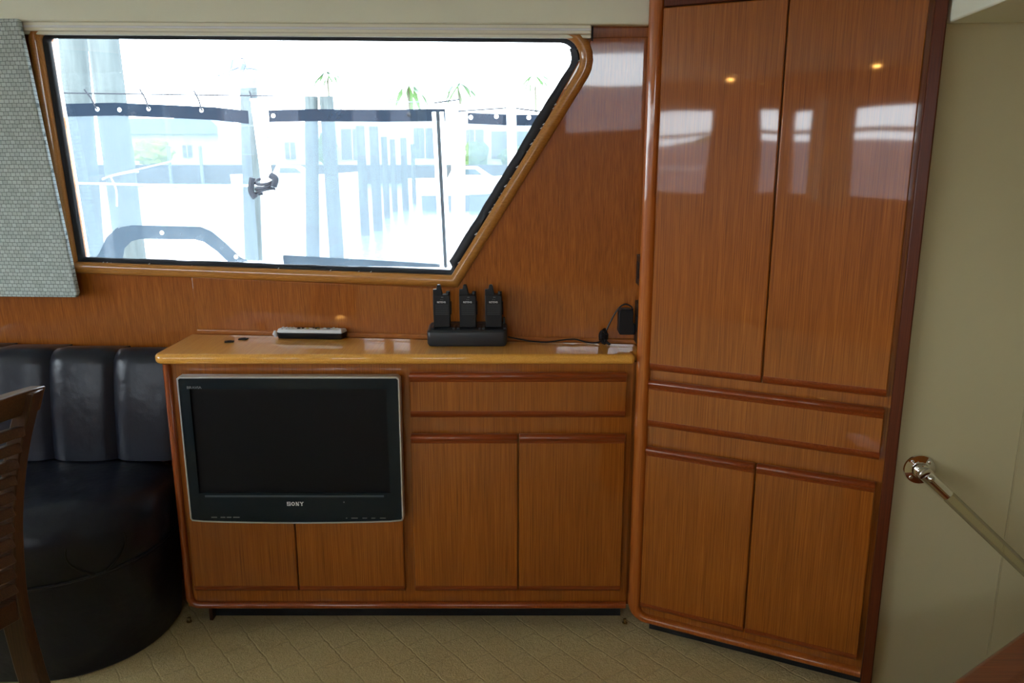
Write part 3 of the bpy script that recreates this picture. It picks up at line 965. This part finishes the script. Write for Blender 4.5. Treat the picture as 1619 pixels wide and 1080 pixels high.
# ------------------------------------------------------------------ dining chair (faces left, its back to us)
dc = thing('dining_chair', 'walnut dining chair with a curved back of narrow horizontal slats', 'chair', (-1.2, 1.28, ZF))
prof_ = [(.884, -.915), (.837, -.933), (.771, -.956), (.691, -.977), (.60, -.994), (.495, -1.004), (.423, -1.006), (.334, -.999), (.228, -.985), (.10, -.955), (ZF, -.915)]
YA, YBk = 1.085, 1.500            # near and far stile
def xat(z):
    for (z1, x1_), (z0_, x0_) in zip(prof_, prof_[1:]):
        if z0_ <= z <= z1: return x0_+(x1_-x0_)*(z-z0_)/(z1-z0_)
    return prof_[0][1]
def stile(y0, y1):
    bm = new(); rows = []
    fine_ = spline([(x, 0, z) for z, x in prof_], 4)
    for p in fine_:
        d_ = .032 if p.z > .5 else .032+.012*min(1, (.5-p.z)/.1)
        if p.z < .2: d_ = .044-.014*(.2-p.z)/.24
        rows.append([bm.verts.new(Vector((p.x, y1, p.z))), bm.verts.new(Vector((p.x-d_, y1, p.z))), bm.verts.new(Vector((p.x-d_, y0, p.z))), bm.verts.new(Vector((p.x, y0, p.z)))])
    for a2, b2 in zip(rows, rows[1:]):
        for k in range(4): bm.faces.new([a2[k], a2[(k+1) % 4], b2[(k+1) % 4], b2[k]])
    bm.faces.new(rows[0]); bm.faces.new(rows[-1][::-1])
    return bm
obj('stile', stile(YBk-.034, YBk), M_chairz, dc, bevel=.003)
obj('stile', stile(YA, YA+.034), M_chairz, dc, bevel=.003)
def slat(z0, z1, th, bow, name, y0=YA+.034, y1=YBk-.034, tilt=0, xo=0.0):
    bm = new(); n_ = 14; rows = []
    for k in range(n_+1):
        t = k/n_; y = y0+(y1-y0)*t
        dx = -bow*(1-(2*t-1)**2)
        xa = xat(z1)+dx-.004+xo; xb = xat(z0)+dx-.004+tilt+xo
        rows.append([bm.verts.new(Vector((xa, y, z1))), bm.verts.new(Vector((xa-th, y, z1))), bm.verts.new(Vector((xb-th, y, z0))), bm.verts.new(Vector((xb, y, z0)))])
    for a2, b2 in zip(rows, rows[1:]):
        for q in range(4): bm.faces.new([a2[q], a2[(q+1) % 4], b2[(q+1) % 4], b2[q]])
    bm.faces.new(rows[0]); bm.faces.new(rows[-1][::-1])
    return obj(name, bm, M_chair, dc, bevel=.0025)
slat(.838, .888, .030, .045, 'top_rail', YA-.004, YBk+.004, xo=.006)
zz = .822
for k in range(11):
    slat(zz-.025, zz-.004, .015, .045, 'slat', tilt=.010)
    zz -= .0335
slat(.40, .445, .022, .040, 'lower_rail')
bm = new()
prism(bm, rounded([(-1.40, YA-.02), (-1.04, YA+.0), (-1.04, YBk), (-1.40, YBk+.02)], .02, 4), GZ, .39, .425)
obj('seat_frame', bm, M_chair, dc, bevel=.004)
bm = new()
prism(bm, rounded([(-1.39, YA-.01), (-1.05, YA+.01), (-1.05, YBk-.01), (-1.39, YBk+.01)], .03, 4), GZ, .426, .465)
obj('seat_pad', bm, M_leather, dc, bevel=.015, seg=3)
for y in (YA-.01, YBk-.03):
    bm = new(); prism(bm, [(-1.385, y), (-1.350, y), (-1.350, y+.035), (-1.385, y+.035)], GZ, ZF, .389, None)
    obj('front_leg', bm, M_chairz, dc, bevel=.003)

# ------------------------------------------------------------------ grab rail on the cream wall
hr = thing('handrail', 'clear acrylic grab rail in a chrome wall fitting beside the stairs', 'handrail', C @ Vector((.056, .54, 0)))
FL = C @ Matrix.Translation((.056, .585, .0))
bm = new(); lathe(bm, [(.037, .0005), (.038, .003), (.036, .0065), (.020, .009), (.0185, .012)], FL, 36)
fl = obj('flange', bm, M_chrome, hr, ang=30)
for q in (45, 135, 225, 315):
    bm = new(); lathe(bm, [(.0045, .006), (.0045, .0085), (.003, .0095)], FL @ Matrix.Translation((.028*cos(rad(q)), .028*sin(rad(q)), 0)), 12)
    obj('screw', bm, M_chrome, fl)
p0 = C @ Vector((.056, .585, .012)); p1 = C @ Vector((.060, .583, .050))
dirr = (C.to_3x3() @ Vector((.737, -.675, 0))).normalized()
bm = new(); tube(bm, [p0, p0.lerp(p1, .3), p0.lerp(p1, .32), p1], [.0180, .0180, .0155, .0155], 24)
obj('stem', bm, M_chrome, hr, ang=30)
bm = new(); tube(bm, [p1-dirr*.017, p1-dirr*.014, p1+dirr*.062], [.010, .0168, .0168], 24)
obj('socket', bm, M_chrome, hr, ang=30)
bm = new()
bmesh.ops.create_uvsphere(bm, u_segments=16, v_segments=10, radius=.0085, matrix=Matrix.Translation(p1-dirr*.004+Vector((-.0005, -.0165, .001))))
obj('set_screw', bm, M_chrome, hr)
bm = new(); tube(bm, [p1+dirr*.0625, p1+dirr*.95], .0150, 24)
o = obj('rail', bm, M_acryl, hr); o['label'] = 'clear acrylic rail'

# ------------------------------------------------------------------ low varnished partition at the stair head
K = frame((.855, 1.350, 0), (.82, .572, 0), (0, 0, 1))     # w axis points towards the camera side
cp_ = thing('stair_partition', 'low varnished partition with a rounded cap at the head of the stairs', 'partition', (.9, 1.3, ZF))
bm = new(); prism(bm, [(-.6, .318), (.45, .318), (.45, .352), (-.6, .352)], K, 0, .075)
obj('cap', bm, M_woodr, cp_, bevel=.012, seg=4)
bm = new(); prism(bm, [(-.6, ZF), (.45, ZF), (.45, .317), (-.6, .317)], K, .015, .060)
obj('panel', bm, M_woodr, cp_, bevel=.002)

# ------------------------------------------------------------------ recessed lamps by the opposite side
for x, lab in ((-2.46, 'small recessed brass ceiling lamp further aft, seen mirrored in the left tall door'), (-1.22, 'small recessed brass ceiling lamp, seen mirrored in the right tall door')):
    t = thing('ceiling_lamp', lab, 'ceiling lamp', (x, -1.86, ZC-.012), 'recessed lamps in the headliner')
    Mx = frame((x, -1.86, ZC-.0005), (1, 0, 0), (0, -1, 0))
    bm = new(); lathe(bm, [(.045, 0), (.045, .004), (.030, .008), (.028, .002)], Mx, 20)
    obj('ring', bm, M_brass, t)
    bm = new(); lathe(bm, [(.026, .003), (.026, .009), (.012, .016)], Mx, 16)
    e = NT('warm_lamp_glass'); e.pbr(Base_Color=(1, .6, .2), Emission_Color=(1, .5, .12), Emission_Strength=60.0)
    obj('bulb', bm, e.m, t)

# ------------------------------------------------------------------ side deck, screens and rails outside the window
sU = Vector((1, -.105, 0)).normalized()
D = frame((0, 3.2, 0), sU, (0, 0, 1))
bm = new(); box(bm, -4.5, 3, 2.35, 3.75, .25, .30)
prism(bm, [(-4.5, .3), (3, .3), (3, .893), (-4.5, .893)], D, -.13, -.03)
struct('side_deck', bm, M_gel, smooth=False)
bm = new(); holed(bm, [(XL-.1, -.6), (2.6, -.6), (2.6, 1.2), (XL-.1, 1.2)], [offset(G, .016), WL], W, -.065, -.051)  # unseen white skin added to bounce light onto the stanchions
struct('bounce_skin', bm, M_gel, smooth=False)
bm = new(); box(bm, -6, 4, YB-1.3, YB-.11, .25, .30)
struct('side_deck_opposite', bm, M_gel, smooth=False)

def sheet(bm, poly, w0=0, th=.0015): prism(bm, poly, D, w0, w0+th)
def screen(name_label, body, hems, grom, darkg=()):
    t = thing('mesh_screen', name_label, 'privacy screen', D @ Vector((sum(p[0] for p in body)/len(body), min(p[1] for p in body), 0)), 'mesh screens laced to the deck rail')
    bm = new(); sheet(bm, body); obj('mesh_cloth', bm, M_mesh, t, smooth=False)
    for h, mm in hems:
        bm = new(); sheet(bm, h, .0020); obj('hem', bm, mm, t, smooth=False)
    for (x, z) in grom:
        bm = new(); lathe(bm, [(.008, .005), (.009, .007), (.0035, .008)], D @ Matrix.Translation((x, z, 0)), 12)
        obj('grommet', bm, M_gel if (x, z) not in darkg else M_black, t)
    return t
def band(pts, wd):
    """strip below a poly-line"""
    return [(a, b) for a, b in pts] + [(a, b-wd) for a, b in reversed(pts)]
arch = [(-1.790, .900), (-1.760, .935), (-1.720, 1.000), (-1.670, 1.040), (-1.600, 1.052), (-1.300, 1.048), (-1.255, 1.030), (-1.200, .985), (-1.140, .925), (-1.10, .905)]
inn = [(-1.190, .900), (-1.235, .945), (-1.290, .985), (-1.330, .995), (-1.570, .995), (-1.610, .985), (-1.645, .955), (-1.662, .900)]
tl1 = [(-1.98, 1.545), (-1.85, 1.542), (-1.62, 1.545), (-1.40, 1.535), (-1.20, 1.525), (-1.06, 1.510)]
screen('pale mesh screen with an arched cut-out, seen in the left third of the window',
       tl1 + [(-1.06, .90), (-1.10, .905)] + arch[::-1][1:] + [(-1.98, .90)],
       [(band(tl1, .050), M_hem), (arch + inn, M_hem2)],
       [(-1.695, 1.520), (-1.60, 1.517), (-1.475, 1.520), (-1.252, 1.513), (-1.470, 1.022), (-1.155, .925)])
tl2 = [(-.975, 1.512), (-.80, 1.515), (-.50, 1.511), (-.262, 1.513)]
screen('pale mesh screen seen in the middle of the window, between the two white stanchions',
       tl2 + [(-.262, .893), (-.975, .893)],
       [(band(tl2, .046), M_hem), ([(-.965, .935), (-.60, .920), (-.262, .905), (-.262, .893), (-.965, .893)], M_hem2),
        ([(-.303, 1.465), (-.265, 1.465), (-.262, .90), (-.290, .90)], M_fine)],
       [(-.405, 1.492), (-.955, 1.49)], darkg=((-.405, 1.492),))
tl3 = [(-.172, 1.497), (.0, 1.489), (.3, 1.485), (.75, 1.49)]
screen('pale mesh screen seen at the right end of the window',
       tl3 + [(.75, .893), (-.172, .893)],
       [(band(tl3, .040), M_hem)], [(-.060, 1.483), (.066, 1.478), (-.160, 1.48)])

def post(x0, z0, x1, z1, r, label, w=.03, extra=None):
    t = thing('stanchion', label, 'stanchion', D @ Vector((x0, z0, w)), 'white stanchions on the deck edge')
    bm = new(); tube(bm, [D @ Vector((x0, z0, w)), D @ Vector((x1, z1, w))], r, 16)
    obj('tube', bm, M_gel, t)
    bm = new(); a = D @ Vector((x1, z1, w))
    tube(bm, [a, a+Vector((0, 0, .006))], r*1.12, 16); obj('cap', bm, M_steel, t)
    for z in (extra or []):
        bm = new(); c_ = D @ Vector((x0+(x1-x0)*(z-z0)/(z1-z0), z, w))
        tube(bm, [c_, c_+Vector((0, 0, .012))], r*1.1, 16); obj('clamp_band', bm, M_steel, t)
    return t
post(-.965, .893, -1.010, 1.547, .023, 'white stanchion at the left edge of the middle screen', extra=[1.50])
post(-.215, .893, -.205, 1.520, .027, 'white stanchion at the right edge of the middle screen', extra=[1.34, 1.19, 1.49])
t = thing('awning_pole', 'pair of slim white poles standing just left of the right-hand stanchion', 'pole', D @ Vector((-.255, .893, .02)))
for dx in (-.028, .002):
    bm = new(); tube(bm, [D @ Vector((-.254+dx, .893, .022)), D @ Vector((-.274+dx, 1.500, .022))], .0085, 10)
    obj('pole', bm, M_gel, t)
bm = new(); tube(bm, [D @ Vector((-.267, .893, .022)), D @ Vector((-.287, 1.50, .022))], .003, 6); obj('slot', bm, M_black, t)
bm = new(); tube(bm, [D @ Vector((.020, .893, .09)), D @ Vector((.004, 1.60, .09))], .018, 12)
t = tag(obj('flag_staff', bm, M_gel), 'white staff standing behind the right-hand mesh screen', 'staff')
bm = new(); tube(bm, [D @ Vector((-3, 1.60, .0)), D @ Vector((-1.857, 1.585, .0)), D @ Vector((-1.05, 1.568, .0)), D @ Vector((-.95, 1.566, 0))], .0028, 6)
tag(obj('lifeline', bm, M_cord), 'thin wire lifeline running above the left mesh screen', 'wire')
bm = new(); tube(bm, spline([D @ Vector((-2.6, 1.23, .03)), D @ Vector((-1.89, 1.226, .03)), D @ Vector((-1.4, 1.218, .03)), D @ Vector((-.99, 1.218, .035))], 4), .0045, 6)
tag(obj('lower_lifeline', bm, M_gel), 'white line crossing the left mesh screen at half height', 'line')
for (xa, za), (xb, zb_), lab in (((-1.738, 1.592), (-1.700, 1.528), 'dark lacing tie on the left screen, nearest the curtain'),
                               ((-1.502, 1.590), (-1.475, 1.528), 'dark lacing tie on the left screen, second from the curtain'),
                               ((-1.275, 1.583), (-1.252, 1.520), 'dark lacing tie on the left screen, nearest the left stanchion'),
                               ((-1.045, 1.580), (-1.035, 1.500), 'dark lacing tie wrapped beside the left stanchion top')):
    bm = new(); a = D @ Vector((xa, za, .006)); b = D @ Vector((xb, zb_, .010))
    tube(bm, spline([a+Vector((-.003, 0, .006)), a, a.lerp(b, .5)+Vector((.004, 0, 0)), b, b+Vector((.006, 0, -.008))], 4), .0032, 6)
    tag(obj('lacing_tie', bm, M_cord), lab, 'tie', 'ties lacing the screens to the lifeline')
bm = new()
for k in range(3):
    a = D @ Vector((-1.00, 1.235-.02*k, .03))
    tube(bm, [a+Vector((.036*cos(q), .036*sin(q), .012*sin(q+k))) for q in [2*PI*j/12 for j in range(13)]], .006, 6, cap=False)
tube(bm, spline([D @ Vector(p) for p in ((-1.035, 1.25, .062), (-1.045, 1.20, .062), (-1.03, 1.17, .062))], 4), .012, 6)
tube(bm, spline([D @ Vector(p) for p in ((-.965, 1.26, .05), (-.945, 1.245, .05), (-.955, 1.215, .05))], 4), .013, 6)
tag(obj('strap', bm, M_cord), 'dark strap knotted round the middle of the left stanchion', 'strap')
bm = new()
for p, q in (((-.20, 1.50, .06), (.004, 1.512, .06)), ((.0, 1.512, .06), (.14, 1.495, .04)), ((.14, 1.495, .04), (.6, 1.51, .04)), ((-.30, 1.533, .03), (-.2, 1.545, .03))):
    tube(bm, [D @ Vector(p), D @ Vector(q)], .003, 6)
tag(obj('tie_rope', bm, M_cord), 'thin dark rope tied along the top of the right-hand screen', 'rope')

# ------------------------------------------------------------------ marina
bm = new(); box(bm, -140, 120, 3.9, 260, -1.7, -1.5)
struct('water', bm, M_water, smooth=False)
bm = new(); box(bm, -140, 120, -90, -3.9, -1.7, -1.5)
struct('water_opposite', bm, M_water, smooth=False)
def piling(x, y, r, ztop, wet, label, lean=0.0, cap=None):
    t = thing('dock_piling', label, 'piling', (x, y, -1.5), 'wooden pilings standing in the water')
    bm = new(); n_ = 8; pts = []; rr = []
    for k in range(n_+1):
        z = wet+(ztop-wet)*k/n_
        pts.append((x+lean*(z-1.2)+.012*r*sin(k*2.1), y, z)); rr.append(r*(1.03-.06*k/n_+.01*sin(k*1.7)))
    tube(bm, pts, rr, 14); obj('post', bm, M_pile, t)
    bm = new(); tube(bm, [(x+lean*(-2.9), y, -1.68), (x+lean*(wet-1.2), y, wet-.001)], [r*1.06, r*1.04], 14)
    obj('wet_foot', bm, M_pilewet, t)
    if cap:
        bm = new()
        tube(bm, [(x-.42, y-.1, ztop+.02), (x-.1, y, ztop+.16), (x+.12, y, ztop+.15), (x+.62, y, ztop+.05)], .022, 6)
        tube(bm, [(x-.25, y, ztop+.02), (x-.18, y, ztop+.28), (x+.0, y, ztop+.31), (x+.1, y, ztop+.0)], .02, 6)
        tube(bm, [(x-.1, y, ztop), (x+.0, y, ztop+.22)], .05, 6)
        obj('bird_guard', bm, M_boatg, t)
    return t
piling(-3.60, 6.85, .110, 3.6, -1.2, 'thick weathered piling at the far left of the window', .035)
piling(-3.03, 6.3, .112, 3.6, -1.2, 'thickest weathered piling, right beside the one at the far left, with a rope round it', -.02)
piling(-4.48, 14, .145, 2.66, -.6, 'weathered piling left of the left stanchion, topped by bent spikes', .042, True)
piling(-4.90, 20, .16, 2.80, -.25, 'weathered piling seen right of the left stanchion, the slimmer of a close pair', .045)
piling(-4.44, 20, .17, 2.80, -.30, 'weathered piling seen right of the left stanchion, the broader of a close pair', -.017)
PL = [(-5.63, 30.6, .165, 2.55, -.35), (-5.46, 32.55, .185, 2.6, -.35), (-6.18, 39.7, .15, 2.4, -.35), (-6.49, 44.6, .15, 2.4, -.3), (-6.04, 45.7, .18, 2.5, -.35), (-6.42, 53, .13, 2.3, -.4)]
nm = ['nearest', 'second nearest', 'third', 'fourth', 'fifth', 'farthest']
for (x, y, r, zt_, wet), s_ in zip(PL, nm):
    piling(x, y, r, zt_, wet, 'distant piling, the %s in the row receding behind the middle screen' % s_, -.01)
bm = new()
c_ = Vector((-3.03, 6.3, 1.20))
tube(bm, [c_+Vector((.128*cos(q), .128*sin(q), .03*cos(q))) for q in [2*PI*j/20 for j in range(21)]], .007, 6, cap=False)
tube(bm, spline([c_+Vector((.0, -.165, 0)), c_+Vector((.12, -.25, .02)), c_+Vector((.24, -.1, .06)), c_+Vector((.30, .4, .12))], 5), .006, 6)
tube(bm, spline([c_+Vector((.0, -.165, 0)), c_+Vector((.10, -.3, -.09)), c_+Vector((.24, -.6, -.20))], 5), .006, 6)
tag(obj('mooring_rope', bm, M_rope), 'pale mooring rope looped round the thickest piling', 'rope')

bm = new(); box(bm, -60, 14, 98.8, 101, -1.69, .70)
sw = tag(obj('seawall', bm, M_sea, None, bevel=.05), 'long dark concrete seawall across the water', 'seawall')
bm = new(); box(bm, -130, 90, 101.01, 220, .2, .66)
struct('ground_lawn', bm, M_lawn, smooth=False)
for i, x in enumerate((-45.6, -41.2, -37.4)):
    bm = new(); tube(bm, [(x, 98.3, -1.6), (x, 98.3, 2.9)], .20, 10)
    tag(obj('seawall_post', bm, M_boatg), ['dark mooring post by the seawall, nearest the thick pilings', 'dark mooring post by the seawall, in the middle of three', 'dark mooring post by the seawall, nearest the spiked piling'][i], 'post', 'mooring posts along the seawall')

def house(label, x0, x1, y0, z1, wins, roof=None, rail=None, name='house'):
    t = thing(name, label, 'house', ((x0+x1)/2, y0+5, .66))
    bm = new(); box(bm, x0, x1, y0, y0+9, .662, z1); obj('walls', bm, M_stucco, t)
    for a, b, c, d_ in wins:
        bm = new(); box(bm, a, b, y0-.12, y0-.01, c, d_); w_ = obj('window', bm, M_hwin, t)
        bm = new(); box(bm, (a+b)/2-.06, (a+b)/2+.06, y0-.2, y0-.121, c, d_); obj('mullion', bm, M_stucco, w_)
    if roof:
        bm = new(); prism(bm, [(x0-.8, z1), (x1+.8, z1), (x1-1.5, z1+roof), (x0+1.5, z1+roof)], frame((0, y0-.8, 0), (1, 0, 0), (0, 0, 1)), -10.5, 0)
        obj('roof', bm, M_boatg, t)
    if rail:
        bm = new(); a, b = rail
        tube(bm, [(a, y0+.2, z1+1.25), (b, y0+.2, z1+1.25)], .07, 6)
        n_ = int((b-a)/1.6)
        for k in range(n_+1): tube(bm, [(a+(b-a)*k/n_, y0+.2, z1), (a+(b-a)*k/n_, y0+.2, z1+1.25)], .05, 6)
        obj('roof_rail', bm, M_boatg, t)
    return t
house('long white two-storey house across the water with dark windows and a roof rail', -24.0, 9.5, 104, 7.1,
      [(-21.6, -18.8, 1.3, 5.1), (-12.4, -9.6, 1.5, 5.2), (-5.8, -3.6, 1.3, 5.0), (-2.6, 2.2, 1.4, 4.8), (4.5, 8.5, 1.4, 4.8)], None, (-21.5, -11.5))
house('low white house with a grey hipped roof, far left across the water', -60, -43, 122, 5.0, [(-53.8, -51.5, 1.6, 3.6), (-49, -47.6, 1.6, 3.4)], 2.2, name='hipped_roof_house')
house('small white house between the low grey-roofed house and the long house', -40, -28, 112, 6.2, [(-34.8, -33.2, 1.5, 4.4), (-31, -29.6, 1.4, 3.6)], None, name='small_white_house')

def palm(x, y, z, s, label):
    t = thing('palm_tree', label, 'palm tree', (x, y, .66), 'palm trees beyond the houses')
    bm = new(); tube(bm, [(x, y, .66), (x+.3, y, z*.5), (x, y, z)], [.28, .2, .16], 8); obj('trunk', bm, M_trunk, t)
    bm = new(); rn = random.Random(int(x*10))
    for k in range(22):
        q = 2*PI*k/22+rn.uniform(-.2, .2); L = s*rn.uniform(.8, 1.15); up = rn.uniform(.1, .9)
        pts = []
        for j in range(7):
            u = j/6
            pts.append(Vector((x+cos(q)*L*u, y+sin(q)*L*u, z+L*(up*u-1.25*u*u))))
        wd = Vector((-sin(q), cos(q), 0))
        prev = None
        for j, p in enumerate(pts):
            w_ = .34*s/3*sin(PI*min(1, .12+j/6*.88))+.02
            a = bm.verts.new(p+wd*w_-Vector((0, 0, w_*1.1))); b = bm.verts.new(p+Vector((0, 0, .03))); c = bm.verts.new(p-wd*w_-Vector((0, 0, w_*1.1)))
            if prev: bm.faces.new([prev[0], a, b, prev[1]]); bm.faces.new([prev[1], b, c, prev[2]])
            prev = (a, b, c)
    obj('fronds', bm, M_palm, t)
palm(-29.2, 132, 14.6, 2.6, 'slim palm above the middle screen, farthest left of the palms')
palm(-16.5, 132, 13.0, 4.2, 'tallest, fullest palm, over the middle screen')
palm(-8.4, 132, 13.0, 3.3, 'palm above the right-hand stanchion')
palm(3.6, 132, 14.3, 2.8, 'palm seen near the slanting right side of the window')

def bush(name, x, y, z, rx, rz, label, mat=M_shrub):
    bm = new(); bmesh.ops.create_icosphere(bm, subdivisions=4, radius=1)
    for v in bm.verts:
        n = noise.noise(v.co*2.3+Vector((x, y, 0)))*.35+noise.noise(v.co*6+Vector((y, x, 0)))*.22
        v.co *= 1+n
        v.co = Vector((v.co.x*rx+x, v.co.y*rx*.35+y, max(.62, v.co.z*rz+z)))
    tag(obj(name, bm, mat, None), label, 'shrub')
bush('shrub', -4.6, 102.6, 1.8, 1.6, 1.7, 'green shrub in front of the long house, by its third window')
bush('shrub', .6, 102.6, 1.6, 2.2, 1.3, 'broad green shrub in front of the widest window of the long house')
bush('shrub', -23.3, 103, 2.6, 1.2, 1.9, 'green shrub at the left corner of the long house')
bush('shrub', -46.5, 106, 2.2, 2.6, 1.6, 'yellow-green shrub beyond the seawall at the far left', simple('yellow_shrub_leaves', (.14, .17, .03), .9))
bush('tree', -55, 135, 5.2, 7.0, 2.6, 'large grey-green tree behind the low house at the far left', simple('grey_green_tree_leaves', (.06, .08, .07), .9))

def boat(x, y, L, hgt, label, mat, cab=True):
    t = thing('motorboat', label, 'boat', (x, y, -1.5))
    bm = new(); n_ = 10
    rows = []
    for k in range(n_+1):
        u = k/n_; bw = L*.14*(1-max(0, (u-.55)/.45)**2.2); xx = x-L/2+L*u
        sh = hgt*(1+.35*u*u)
        rows.append([bm.verts.new(Vector((xx, y-bw, -1.5+sh))), bm.verts.new(Vector((xx-.06*L*u*0, y-bw*.7, -1.55))), bm.verts.new(Vector((xx, y+bw*.7, -1.55))), bm.verts.new(Vector((xx, y+bw, -1.5+sh)))])
    for a, b in zip(rows, rows[1:]):
        for q in range(4): bm.faces.new([a[q], a[(q+1) % 4], b[(q+1) % 4], b[q]])
    bm.faces.new(rows[0]); bm.faces.new(rows[-1][::-1])
    bmesh.ops.remove_doubles(bm, verts=bm.verts, dist=.01)
    obj('hull', bm, mat, t)
    if cab:
        bm = new(); prism(bm, [(x-L*.2, -1.5+hgt), (x+L*.15, -1.5+hgt*1.02), (x+L*.02, -1.5+hgt*1.75), (x-L*.15, -1.5+hgt*1.8)], frame((0, y, 0), (1, 0, 0), (0, 0, 1)), -L*.07, L*.07)
        obj('cabin', bm, M_gel, t)
        bm = new(); prism(bm, [(x-L*.13, -1.5+hgt*1.25), (x+L*.06, -1.5+hgt*1.25), (x+L*.005, -1.5+hgt*1.6), (x-L*.12, -1.5+hgt*1.62)], frame((0, y, 0), (1, 0, 0), (0, 0, 1)), L*.0705, L*.073)
        obj('side_window', bm, M_hwin, t)
boat(-19.5, 74, 11, 1.3, 'white motorboat moored across the water, behind the close pair of pilings', M_gel)
boat(-3.0, 66, 11, 1.3, 'white motorboat moored across the water, behind the right-hand stanchion', M_gel)
boat(-1.8, 46, 6.5, .85, 'grey covered boat afloat behind the right-hand screen', M_boatg, False)
boat(-27.5, 92, 8, 1.2, 'small white boat moored against the seawall near the left stanchion', M_gel, False)

# what lies on the other side of the boat (seen only as reflections in the varnish)
bm = new(); box(bm, -30, 12, -12.2, -12, -1.69, 1.75)
struct('quay_fence', bm, M_mauve, smooth=False)
bm = new()
tube(bm, [(-8, -3.2, 1.25), (4, -3.2, 1.25)], .010, 8)
tube(bm, [(-8, -3.25, 1.60), (4, -3.25, 1.585)], .022, 8)
for x in (-7, -5.2, -3.4, -1.6, .2, 2): tube(bm, [(x, -3.2, .3), (x, -3.2, 1.27)], .015, 8)
struct('side_rail_opposite', bm, M_gel)
rn = random.Random(5)
for i, (x, s_) in enumerate(((-14, 1.3), (-9.5, .9), (-5.2, 1.5), (.5, 1.1))):
    bm = new(); bmesh.ops.create_icosphere(bm, subdivisions=3, radius=1)
    for v in bm.verts:
        v.co *= 1+noise.noise(v.co*2.5+Vector((i, 0, 0)))*.5
        v.co = Vector((v.co.x*1.8*s_+x, v.co.y*s_-17, v.co.z*.75*s_+1.0))
    struct('tree_opposite', bm, M_shrub)

# ------------------------------------------------------------------ daylight
SKY, SUN, EXPO = 8.0, 4.0, 1.05
wd = bpy.data.worlds.new('sky'); S.world = wd; wd.use_nodes = True
nt = wd.node_tree; nt.nodes.clear()
tc = nt.nodes.new('ShaderNodeTexCoord'); sp = nt.nodes.new('ShaderNodeSeparateXYZ')
cr = nt.nodes.new('ShaderNodeValToRGB'); bg = nt.nodes.new('ShaderNodeBackground'); ow = nt.nodes.new('ShaderNodeOutputWorld')
nt.links.new(tc.outputs['Generated'], sp.inputs[0]); nt.links.new(sp.outputs[2], cr.inputs[0])
cr.color_ramp.elements[0].position = 0; cr.color_ramp.elements[0].color = (.90, .95, 1, 1)
cr.color_ramp.elements[1].position = .7; cr.color_ramp.elements[1].color = (.74, .85, 1, 1)
nt.links.new(cr.outputs[0], bg.inputs[0]); bg.inputs[1].default_value = SKY
nt.links.new(bg.outputs[0], ow.inputs[0])
sl = bpy.data.lights.new('sun', 'SUN'); sl.energy = SUN; sl.angle = rad(12); sl.color = (1, .95, .86)
so = bpy.data.objects.new('sun', sl); COL.objects.link(so)
so.rotation_euler = Vector((-.25, -.45, .86)).to_track_quat('Z', 'Y').to_euler()

def portal(name, O, U, V_, w, h):
    l = bpy.data.lights.new(name, 'AREA'); l.shape = 'RECTANGLE'; l.size = w; l.size_y = h
    l.cycles.is_portal = True
    o = bpy.data.objects.new(name, l); COL.objects.link(o)
    f_ = frame(O, U, V_); o.matrix_world = f_
# area portals only tell the renderer where daylight enters; -Z of the lamp faces the room
portal('portal_main', W @ Vector((-.6, .52, -.04)), WU, WV, 1.6, .72)
def pt(name, c, inward, w, h):
    l = bpy.data.lights.new(name, 'AREA'); l.shape = 'RECTANGLE'; l.size = w; l.size_y = h
    l.cycles.is_portal = True
    o = bpy.data.objects.new(name, l); COL.objects.link(o)
    o.location = c; o.rotation_euler = (-Vector(inward)).to_track_quat('Z', 'Y').to_euler()
for o in list(bpy.data.objects):
    if o.name == 'portal_main': bpy.data.objects.remove(o)
pt('portal_main', W @ Vector((-.6, .52, -.04)), (-.1, -1, -.03), 1.62, .74)
pt('portal_aft', (XL-.02, -.15, 1.4), (1, 0, 0), 3.5, .9)
pt('portal_front', (XR+.02, -1.65, 1.625), (-1, 0, 0), .6, .35)
pt('portal_left', W @ Vector((-2.5, .54, -.04)), (-.1, -1, -.03), 1.6, .64)
for i, (a, b, c, d_) in enumerate(OPP):
    pt('portal_opposite', ((a+b)/2, YB-.03, (c+d_)/2), (0, 1, 0), b-a, d_-c)

# ------------------------------------------------------------------ camera
cam = bpy.data.cameras.new('camera'); co = bpy.data.objects.new('camera', cam); COL.objects.link(co)
cam.sensor_width = 36; cam.lens = 1260/1619*36; cam.clip_start = .02; cam.clip_end = 600
co.location = (0, 0, 1.32)
co.rotation_euler = (rad(90-12.858), 0, 0)
S.camera = co
S.view_settings.view_transform = 'Standard'; S.view_settings.look = 'None'
S.view_settings.gamma = 1; S.view_settings.use_curve_mapping = False
S.view_settings.exposure = EXPO
S.cycles.max_bounces = 10; S.cycles.diffuse_bounces = 5; S.cycles.glossy_bounces = 5
S.cycles.transparent_max_bounces = 24; S.cycles.sample_clamp_indirect = 8
